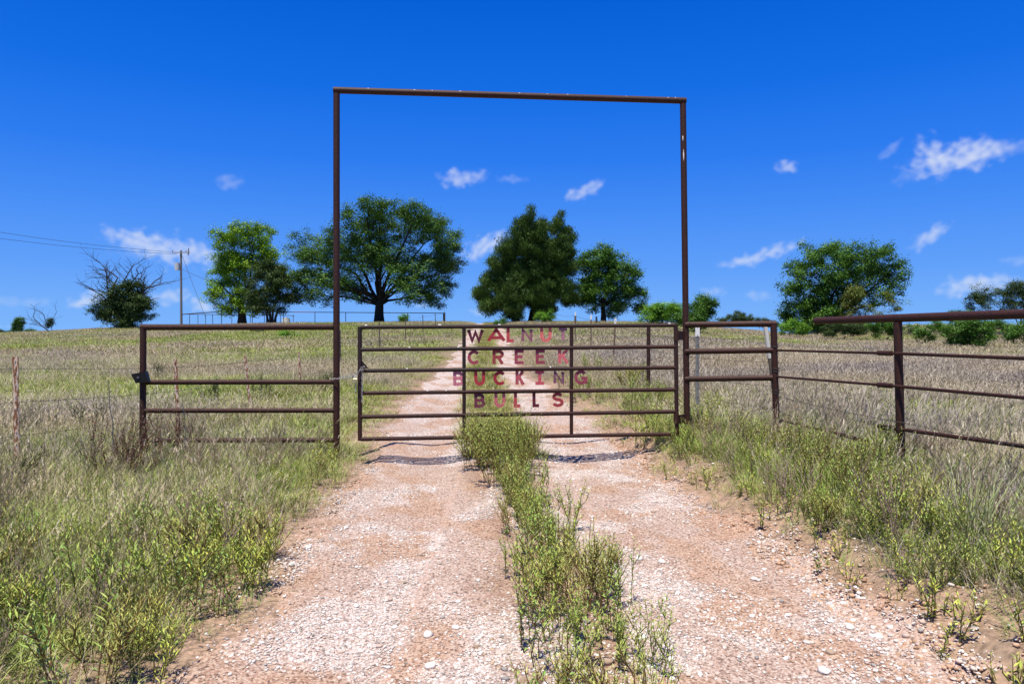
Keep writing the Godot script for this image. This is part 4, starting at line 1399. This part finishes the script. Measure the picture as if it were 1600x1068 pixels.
	for q in [[403, 46, "pale bare slab of rock in the left hillside grass, under the top rail"]]:
		var rb := MB.new()
		rb.lump(Vector3.ZERO, Vector3(0.42, 0.09, 0.5), 0.4, 6, Color(0.6, 0.5, 0.44), 6, 10)
		var o := put("rock", rb.mesh(), mats.pebble)
		o.position = foot(q[0], q[1]) + Vector3(0, 0.1, 0)
		tag(o, q[2], "rock")


# ------------------------------------------------------------------ grass
func build_grass() -> void:
	var wind := Vector3(0.3, 0, 0.05)
	var kinds := {
		"green": [tuft(22, 0.12, 0.32, 0.0055, 0.1, 1.0, 0.4, wind * 0.6, 0.0, 1, 0.2), tuft(20, 0.16, 0.4, 0.005, 0.11, 1.1, 0.45, wind, 0.0, 2, 0.15)],
		"dry": [tuft(16, 0.16, 0.42, 0.0036, 0.1, 0.9, 0.35, wind, 0.035, 3), tuft(14, 0.2, 0.5, 0.0034, 0.11, 1.0, 0.42, wind * 1.2, 0.04, 4)],
		"seed": [tuft(7, 0.4, 0.72, 0.0034, 0.08, 0.4, 0.26, wind * 1.8, 0.055, 5), tuft(6, 0.45, 0.8, 0.0034, 0.08, 0.5, 0.3, wind * 2.2, 0.06, 6)],
		"mid_green": [tuft(26, 0.1, 0.26, 0.0075, 0.22, 1.2, 0.45, wind * 0.4, 0.0, 7, 0.25), tuft(26, 0.08, 0.22, 0.0075, 0.24, 1.3, 0.5, wind * 0.2, 0.0, 17, 0.25)],
		"mid_dry": [tuft(26, 0.16, 0.38, 0.0042, 0.22, 1.0, 0.4, wind * 0.6, 0.02, 8), tuft(24, 0.2, 0.46, 0.004, 0.22, 0.9, 0.35, wind, 0.024, 18)],
		"far_green": [tuft(18, 0.1, 0.24, 0.016, 0.42, 1.3, 0.45, wind * 0.4, 0.0, 9, 0.2), tuft(18, 0.1, 0.22, 0.018, 0.45, 1.4, 0.45, wind * 0.2, 0.0, 19, 0.2)],
		"far_dry": [tuft(22, 0.08, 0.22, 0.009, 0.45, 1.2, 0.45, wind * 0.5, 0.04, 10), tuft(22, 0.08, 0.26, 0.008, 0.45, 1.1, 0.4, wind * 0.8, 0.05, 20)],
	}
	var xf := {}
	var cl := {}
	for k in kinds:
		for i in kinds[k].size():
			xf[k + str(i)] = []
			cl[k + str(i)] = PackedColorArray()
	var g := RandomNumberGenerator.new()
	g.seed = 100
	for zone in [[1.6, 9.5, 21000, 0], [9.5, 25.0, 46000, 1], [25.0, 84.0, 80000, 2]]:
		for i in zone[2]:
			var d: float = sqrt(g.randf_range(zone[0] * zone[0], zone[1] * zone[1]))
			var x: float = g.randf_range(-1.0, 1.0) * (d * 0.82 + 1.2)
			var s := x - road_c(d)
			var hw := road_half(s, d)
			var a := absf(s)
			var strip := d > 8.6 and a < 0.32 and g.randf() < 0.8
			if a < hw + 0.02 and not strip:
				continue
			if not strip and a < hw + 0.75 and g.randf() > sm(hw - 0.1, hw + 0.75, a + n_mid.get_noise_2d(x * 1.6, d * 1.6) * 0.5) * 1.1:
				continue
			var dry := dryness(x, d)
			var is_dry := g.randf() < (dry * 0.68 + 0.06 if not strip else 0.2)
			var key := ""
			if zone[3] == 0:
				key = ("dry" if is_dry else "green") + str(g.randi() % 2)
				if g.randf() < (0.1 if s < -1.9 and d < 6.5 else 0.07):
					key = "seed" + str(g.randi() % 2)
			elif zone[3] == 1:
				key = ("mid_dry" if is_dry else "mid_green") + str(g.randi() % 2)
			else:
				key = ("far_dry" if is_dry else "far_green") + str(g.randi() % 2)
			var sc := g.randf_range(0.7, 1.25) * (0.55 + 0.45 * sm(0.0, 1.2, a - hw if not strip else 0.4))
			if s > 3.0 and d > 6.0 and is_dry:
				sc *= 1.12
			var bs := Basis(Vector3.UP, g.randf_range(-0.9, 0.9) if key.begins_with("seed") else g.randf() * TAU)
			xf[key].append(Transform3D(bs.scaled(Vector3(sc, sc * g.randf_range(0.8, 1.15), sc)), Vector3(x, height(x, d), -d)))
			var tone := g.randf_range(0.78, 1.2)
			var col: Color
			if is_dry or key.begins_with("seed"):
				col = Color(0.45, 0.375, 0.255).lerp(Color(0.3, 0.26, 0.255), clampf(n_patch.get_noise_2d(x * 1.5 + 300.0, d * 3.0) * 1.6 + (0.5 if s > 3.0 and d < 40.0 else 0.15), 0.0, 1.0))
				if g.randf() < 0.2:
					col = Color(0.6, 0.54, 0.42)
				if key.begins_with("seed") and s < 0.0:
					col = Color(0.5, 0.49, 0.2).lerp(col, g.randf())
			else:
				col = Color(0.28, 0.37, 0.08).lerp(Color(0.41, 0.44, 0.14), g.randf())
				if g.randf() < 0.15:
					col = Color(0.2, 0.35, 0.06)
			cl[key].append(Color(col.r * tone, col.g * tone, col.b * tone))
	# grass of the middle strip beyond the gate
	for i in 5200:
		var d := lerpf(8.7, 62.0, pow(g.randf(), 1.7))
		var sp := g.randfn() * 0.2 + 0.04
		if absf(sp) > 0.5 or n_mid.get_noise_2d(d * 0.6, 44.0) < -0.3:
			continue
		var x := road_c(d) + sp
		var key := ("mid_green" if d < 28.0 else "far_green") + str(g.randi() % 2)
		var sc := g.randf_range(0.5, 1.0) * (1.0 if d < 28.0 else 0.7)
		xf[key].append(Transform3D(Basis(Vector3.UP, g.randf() * TAU).scaled(Vector3(sc, sc, sc)), Vector3(x, height(x, d) + 0.015, -d)))
		cl[key].append(Color(0.28, 0.33, 0.08).lerp(Color(0.42, 0.41, 0.16), g.randf()))
	var names := {"green": "green_grass", "dry": "dry_grass", "seed": "seed_grass", "mid_green": "green_grass", "mid_dry": "dry_grass", "far_green": "green_grass", "far_dry": "dry_grass"}
	var lab := {"green": "short green grass on both verges near the gate", "dry": "dry straw-coloured grass on both verges near the gate", "seed": "tall grass stems with seed heads on the near verges", "mid_green": "green grass of the field beyond the gate", "mid_dry": "dry grey-tan grass of the field beyond the gate", "far_green": "green grass of the far hillside", "far_dry": "dry tan grass of the far hillside"}
	for k in kinds:
		for i in kinds[k].size():
			var key: String = k + str(i)
			if xf[key].is_empty():
				continue
			var o := scatter(names[k], kinds[k][i], mats.grass, xf[key], cl[key])
			tag(o, lab[k], "grass")


# ------------------------------------------------------------------ gravel
func build_gravel() -> void:
	var g := RandomNumberGenerator.new()
	g.seed = 55
	var shapes := []
	for i in 3:
		var b := MB.new()
		b.lump(Vector3.ZERO, Vector3(1.0, 0.55, 0.8), 0.5, 20 + i, Color(1, 1, 1), 4, 6)
		shapes.append(b.mesh())
	var xf := [[], [], []]
	var cl := [PackedColorArray(), PackedColorArray(), PackedColorArray()]
	for i in 130000:
		var u := g.randf()
		var d := lerpf(2.4, 15.0, u * u * 0.75 + u * 0.25)
		var s := g.randf_range(-2.0, 2.2)
		var x := road_c(d) + s
		var a := absf(s)
		var patch := n_mid.get_noise_2d(s * 0.9 + 20.0, d * 0.5) * 0.5 + 0.5
		var sand := n_mid.get_noise_2d(s * 1.3 - 40.0, d * 0.9) * 0.5 + 0.5
		var want := (0.12 + 1.7 * sm(0.42, 0.66, patch)) * (1.0 - 0.75 * sm(0.5, 0.66, sand))
		want *= 1.0 - 0.75 * sm(road_half(s, d) - 0.35, road_half(s, d) + 0.3, a)
		if s > 0.3 and s < 1.7:
			want *= 1.6
		if g.randf() > want:
			continue
		var r := 0.003 + 0.0085 * pow(g.randf(), 2.6)
		if g.randf() < (0.09 if s > 0.3 else 0.035):
			r *= 1.8
		var k := g.randi() % 3
		var bs := Basis(Vector3.UP, g.randf() * TAU) * Basis(Vector3.RIGHT, g.randf_range(-0.35, 0.35))
		var lift := 0.022 if on_road(x, d) else 0.0
		xf[k].append(Transform3D(bs.scaled(Vector3(r, r * g.randf_range(0.6, 1.1), r)), Vector3(x, height(x, d) + lift + r * 0.15, -d)))
		var t := g.randf_range(0.82, 1.12)
		var c := Color(0.58, 0.52, 0.48)
		var w := g.randf()
		if w < 0.26:
			c = Color(0.7, 0.67, 0.65)
		elif w < 0.55:
			c = Color(0.54, 0.42, 0.36)
		elif w < 0.64:
			c = Color(0.3, 0.28, 0.27)
		cl[k].append(Color(c.r * t, c.g * t, c.b * t))
	for k in 3:
		var o := scatter("gravel", shapes[k], mats.pebble, xf[k], cl[k])
		tag(o, "loose white and pink gravel strewn over the wheel tracks", "gravel")
	var cx := []
	var cc := PackedColorArray()
	for i in 16000:
		var d := lerpf(2.4, 11.0, pow(g.randf(), 1.3))
		var side := 1.0 if g.randf() < 0.62 else -1.0
		var s := side * (1.45 + absf(g.randfn()) * 0.42)
		if g.randf() < 0.12:
			s = -0.25 + g.randfn() * 0.12
		var x := road_c(d) + s
		if n_mid.get_noise_2d(x * 1.4 + 70.0, d * 1.4) < -0.05:
			continue
		var r := 0.004 + 0.014 * pow(g.randf(), 2.6)
		var bs := Basis(Vector3.UP, g.randf() * TAU) * Basis(Vector3.RIGHT, g.randf_range(-0.6, 0.6))
		cx.append(Transform3D(bs.scaled(Vector3(r, r, r)), Vector3(x, height(x, d) + (0.02 if on_road(x, d) else 0.0) + r * 0.1, -d)))
		var t := g.randf_range(0.75, 1.15)
		var c := Color(0.46, 0.3, 0.2) if s > 0.0 else Color(0.4, 0.29, 0.21)
		cc.append(Color(c.r * t, c.g * t, c.b * t))
	var clods := scatter("dirt_clods", shapes[1], mats.soil_clod, cx, cc)
	tag(clods, "crumbs and clods of reddish dirt along the road edges", "dirt")
	# single stones large enough to pick out
	var places := [[628, 918, 0.02, 1], [668, 1002, 0.03, 0], [712, 990, 0.022, 0], [672, 1052, 0.028, 0], [556, 955, 0.02, 0], [648, 975, 0.018, 1], [540, 830, 0.022, 0], [480, 862, 0.025, 0], [1000, 880, 0.03, 0], [1035, 885, 0.03, 0], [1022, 805, 0.024, 1], [1195, 765, 0.022, 0], [1180, 912, 0.02, 0], [1330, 990, 0.026, 0], [1375, 1005, 0.026, 0], [1395, 990, 0.022, 0], [1300, 1030, 0.024, 1], [950, 1045, 0.03, 1], [760, 835, 0.02, 1], [745, 760, 0.025, 1], [1320, 948, 0.022, 0], [1290, 1060, 0.03, 0]]
	var wheres := ["lying alone in the left wheel track", "among white gravel low in the left wheel track", "near the weeds low in the left wheel track", "at the bottom of the left wheel track", "small and bright in the left wheel track", "tan, beside the sand patch in the left track", "at the left road edge below the gate", "farther down the left road edge", "close to the centre weeds in the right track", "right of another white one by the centre weeds", "in shadow beside the centre weeds, right track", "at the right road edge near the dirt bank", "in the white gravel of the right track", "low on the right road edge, leftmost of three", "low on the right road edge, lowest of three", "low on the right road edge, rightmost of three", "tan, in the lower right track", "under the nearest centre weeds", "on the grey clods left of the centre weeds", "on the clods just below the gate's bush", "on the right road edge above a group of three", "white, at the very bottom of the right track"]
	for i in places.size():
		var q: Array = places[i]
		var d := 3.0
		for it in 12:
			var xx: float = (q[0] - 800.0) / F * d
			d = clampf((EYE - height(xx, d)) * F / (q[1] - HOR), 2.5, 9.5)
		var p := foot(q[0], d)
		var b := MB.new()
		b.lump(Vector3.ZERO, Vector3(q[2], q[2] * 0.6, q[2] * 0.8), 0.45, 200 + i, Color(0.68, 0.65, 0.61) if q[3] == 0 else Color(0.36, 0.27, 0.2), 6, 9)
		var o := put("stone", b.mesh(), mats.pebble)
		o.position = p + Vector3(0, 0.02 + q[2] * 0.3, 0)
		o.rotation.y = i * 1.3
		tag(o, ("white stone " if q[3] == 0 else "brown stone ") + wheres[i], "stone", "larger stones on the road")


# ------------------------------------------------------------------ weeds
func plant(called: String, proto: Array, p: Vector3, sc: float, turn: float, label: String, group: String, category := "weed") -> Node3D:
	var o := thing(called, label, category, p, group)
	o.rotation = Vector3(sin(turn * 7.0) * 0.14, turn, cos(turn * 5.0) * 0.14)
	o.scale = Vector3(sc, sc, sc)
	put("stem", proto[0], mats.weed_leaf, o)
	put("foliage", proto[1], mats.weed_leaf, o)
	return o


func build_weeds() -> void:
	var stem := Color(0.16, 0.16, 0.05)
	var red := Color(0.17, 0.1, 0.045)
	var green := Color(0.32, 0.43, 0.085)
	var lime := Color(0.43, 0.51, 0.1)
	var protos := []
	for q in [[6, 0.24, 0.46, 0.052, 0.0075, 0.0145, stem, green, 3], [6, 0.22, 0.4, 0.045, 0.007, 0.013, stem, lime, 3], [4, 0.28, 0.52, 0.065, 0.009, 0.018, red, Color(0.28, 0.4, 0.1), 2], [8, 0.16, 0.34, 0.036, 0.0065, 0.011, stem, Color(0.36, 0.45, 0.12), 4], [5, 0.2, 0.42, 0.04, 0.013, 0.02, red, Color(0.25, 0.38, 0.09), 2], [7, 0.26, 0.5, 0.05, 0.005, 0.012, red, Color(0.4, 0.43, 0.13), 4]]:
		protos.append(weed_mesh(q[0], q[1], q[2], 0.1, q[3], q[4], q[5], 300 + protos.size(), q[6], q[7], q[8]))
	var tall := []
	for i in 3:
		tall.append(weed_mesh(9, 0.45, 0.8, 0.14, 0.05, 0.007, 0.02, 320 + i, red, Color(0.3, 0.39, 0.095), 5))
	var small := []
	for i in 3:
		small.append(weed_mesh(3, 0.14, 0.26, 0.05, 0.045, 0.009, 0.02, 340 + i, stem, lime, 1))
	var g := RandomNumberGenerator.new()
	g.seed = 61
	# the strip between the wheel tracks
	for i in 96:
		var d := lerpf(2.5, 8.0, pow((i + g.randf()) / 96.0, 1.2))
		if n_mid.get_noise_2d(d * 1.3, 17.0) < -0.22:
			continue
		var s := g.randfn() * (0.14 if d < 5.2 else 0.085) + (0.11 if d < 5.2 else 0.02)
		var x := road_c(d) + s
		var kind: Array = protos if g.randf() < 0.62 else (tall if d > 7.0 else protos)
		plant("weed", kind[g.randi() % kind.size()], Vector3(x, height(x, d) + 0.015, -d), g.randf_range(0.6, 1.0), g.randf() * TAU, "leafy green weed in the strip between the wheel tracks", "weeds between the wheel tracks")
	# the tall bush of weeds at the gate
	for i in 9:
		var d := 8.0 + g.randf_range(-0.35, 0.2)
		var x := road_c(d) + g.randf_range(-0.34, 0.4)
		plant("tall_weed", tall[i % 3], Vector3(x, height(x, d) + 0.01, -d), g.randf_range(0.75, 1.02), g.randf() * TAU, "tall red-stemmed weed in the thicket under the gate letters", "weed thicket at the gate")
	# beyond the gate in the middle strip
	for i in 30:
		var d := lerpf(9.0, 26.0, g.randf())
		var x := road_c(d) + g.randfn() * 0.2
		plant("weed", protos[g.randi() % 6], Vector3(x, height(x, d) + 0.01, -d), g.randf_range(0.5, 0.95), g.randf() * TAU, "weed in the middle strip of the road beyond the gate", "weeds beyond the gate")
	# right verge
	for i in 118:
		var d := lerpf(2.7, 9.2, g.randf())
		var s := 1.6 + absf(g.randfn()) * 0.5 + g.randf() * 0.25
		var x := road_c(d) + s
		var near := s < 1.95
		if d > 5.6 and s < 2.5 and g.randf() < 0.6:
			continue
		var kind: Array = small if near or g.randf() < 0.2 else protos
		plant("weed", kind[g.randi() % kind.size()], Vector3(x, height(x, d), -d), g.randf_range(0.7, 1.2), g.randf() * TAU, "small leafy weed on the bare dirt along the right road edge" if near else "bushy green weed in the verge right of the road", "weeds on the right verge")
	for i in 34:
		var d := lerpf(3.6, 7.6, g.randf())
		var x := road_c(d) + g.randf_range(2.3, 3.4)
		if Vector2(x - 2.77, d - 4.1).length() < 0.75:
			continue
		plant("tall_weed", tall[g.randi() % 3] if g.randf() < 0.5 else protos[g.randi() % 6], Vector3(x, height(x, d), -d), g.randf_range(0.55, 0.85), g.randf() * TAU, "knee-high green weed in the dense growth below the right pipe fence", "growth below the right pipe fence")
	# right, behind the gate
	for i in 26:
		var d := lerpf(9.0, 17.0, g.randf())
		var x := road_c(d) + g.randf_range(1.6, 3.2)
		plant("weed", protos[g.randi() % 6], Vector3(x, height(x, d), -d), g.randf_range(0.8, 1.3), g.randf() * TAU, "yellow-green weed behind the gate's right bay", "weeds beyond the gate")
	# left foreground
	for i in 64:
		var d := lerpf(2.7, 5.0, g.randf())
		var x := -1.35 - pow(g.randf(), 1.3) * 1.9 - (d - 2.7) * 0.1
		plant("leafy_weed", protos[g.randi() % 6], Vector3(x, height(x, d), -d), g.randf_range(0.7, 1.1), g.randf() * TAU, "yellow-green leafy weed at the left road edge in front", "leafy weeds in the left foreground")
	for i in 26:
		var d := lerpf(4.5, 9.0, g.randf())
		var x := -1.75 - absf(g.randfn()) * 0.5
		plant("leafy_weed", small[g.randi() % 3] if g.randf() < 0.5 else protos[g.randi() % 6], Vector3(x, height(x, d), -d), g.randf_range(0.6, 1.0), g.randf() * TAU, "small weed along the left road edge below the pipe panel", "weeds along the left road edge")
	# dead straw-coloured weeds among the green ones
	var straw := []
	for i in 2:
		straw.append(weed_mesh(9, 0.25, 0.6, 0.12, 0.02, 0.004, 0.03, 350 + i, Color(0.36, 0.28, 0.2), Color(0.42, 0.34, 0.24), 5))
	for i in 80:
		var d := lerpf(3.0, 9.5, g.randf())
		var side := 1.0 if g.randf() < 0.5 else -1.0
		var x := road_c(d) + side * (2.0 + g.randf() * 2.6)
		plant("dead_weed", straw[g.randi() % 2], Vector3(x, height(x, d), -d), g.randf_range(0.7, 1.1), g.randf() * TAU, "dead straw-brown branching weed in the grass right of the road" if side > 0.0 else "dead straw-brown branching weed in the grass left of the road", "dead weeds in the verges")
	# dark red dying weeds by the left pipe post
	var dead := []
	for i in 2:
		dead.append(weed_mesh(8, 0.4, 0.85, 0.18, 0.04, 0.016, 0.028, 360 + i, Color(0.06, 0.035, 0.03), Color(0.12, 0.05, 0.04), 3))
	var spots := [[190, 7.3], [205, 7.0], [226, 7.5], [240, 7.9], [262, 8.0], [178, 7.1], [285, 8.2]]
	for q in spots:
		plant("withered_weed", dead[int(q[0]) % 2], foot(q[0], q[1]), g.randf_range(0.7, 0.95), g.randf() * TAU, "withered dark red weed by the left pipe post", "withered weeds by the left pipe post")
	# single grey-green and dark plants on the left slope
	var grey_w := weed_mesh(10, 0.35, 0.6, 0.2, 0.05, 0.012, 0.03, 371, Color(0.16, 0.14, 0.12), Color(0.13, 0.14, 0.1), 3)
	var dark_w := weed_mesh(10, 0.35, 0.6, 0.2, 0.06, 0.014, 0.025, 372, Color(0.1, 0.1, 0.05), Color(0.07, 0.1, 0.03), 3)
	for q in [[38, 9.4, grey_w, "grey-leaved weed right of the leftmost post"], [70, 9.8, grey_w, "brownish grey weed left of the dark weed on the left slope"], [146, 10.5, dark_w, "dark green weed midway between leftmost post and pipe panel"], [330, 13.5, dark_w, "little dark weed seen between the panel's top rails"], [408, 14.0, dark_w, "dark weed right of the leaning rust-streaked post"], [500, 15.0, dark_w, "dark thistle-like weed just left of the arch"], [252, 18.0, dark_w, "tiny dark weed high on the slope behind the panel"], [10, 6.6, dark_w, "dark leafy weed at the foot of the leftmost post"], [1040, 11.5, protos[1], "leafy green weed behind the gate's hinge stile"], [1560, 9.5, protos[1], "lone yellow weed in the dry field at right"]]:
		plant("field_weed", q[2], foot(q[0], q[1]), 0.9, q[0], q[3], "single weeds on the slopes")
	# big bunchgrass at right
	var bunch := tuft(150, 0.5, 0.95, 0.005, 0.13, 0.75, 0.24, Vector3(0.25, 0, 0.1), 0.0, 380, 0.1)
	var o := thing("bunchgrass", "large arching clump of green bunchgrass at the right edge", "grass clump", foot(1540, 4.3))
	o.scale = Vector3(0.9, 0.78, 0.9)
	var bl := put("blades", bunch, mats.bunch_leaf if mats.has("bunch_leaf") else green_leaf(), o)
	bl.set_meta("kind", "stuff")
	# long thin bare stalks
	for q in [[181, 7.6, 1.0, -0.07, "thin grey stalk left of the pipe panel's post"], [292, 7.9, 0.8, -0.05, "thin dry stalk crossing the panel's lowest rails"]]:
		var b := MB.new()
		var gg := RandomNumberGenerator.new()
		gg.seed = int(q[0])
		var pts := []
		for i in 8:
			pts.append(Vector3(q[3] * i / 7.0 * q[2] * 1.2 + gg.randf_range(-0.01, 0.01), q[2] * i / 7.0, 0))
		b.tube(pts, [0.008, 0.007, 0.007, 0.006, 0.006, 0.005, 0.004, 0.003], 5, [Color(0.16, 0.16, 0.15)])
		for i in 22:
			var t := gg.randf()
			var p: Vector3 = Vector3(q[3] * t * q[2] * 1.2, q[2] * t, 0)
			b.tube([p, p + Vector3(gg.randf_range(-0.05, 0.05), 0.03, gg.randf_range(-0.04, 0.04))], [0.003, 0.001], 4, [Color(0.14, 0.14, 0.12)], false)
		var st := put("dry_stalk", b.mesh(), mats.plain)
		st.position = foot(q[0], q[1])
		tag(st, q[4], "stalk")


func green_leaf() -> StandardMaterial3D:
	var m := leafy("bunch_leaf", 0.35)
	m.albedo_color = lin(0.3, 0.37, 0.15)
	return m
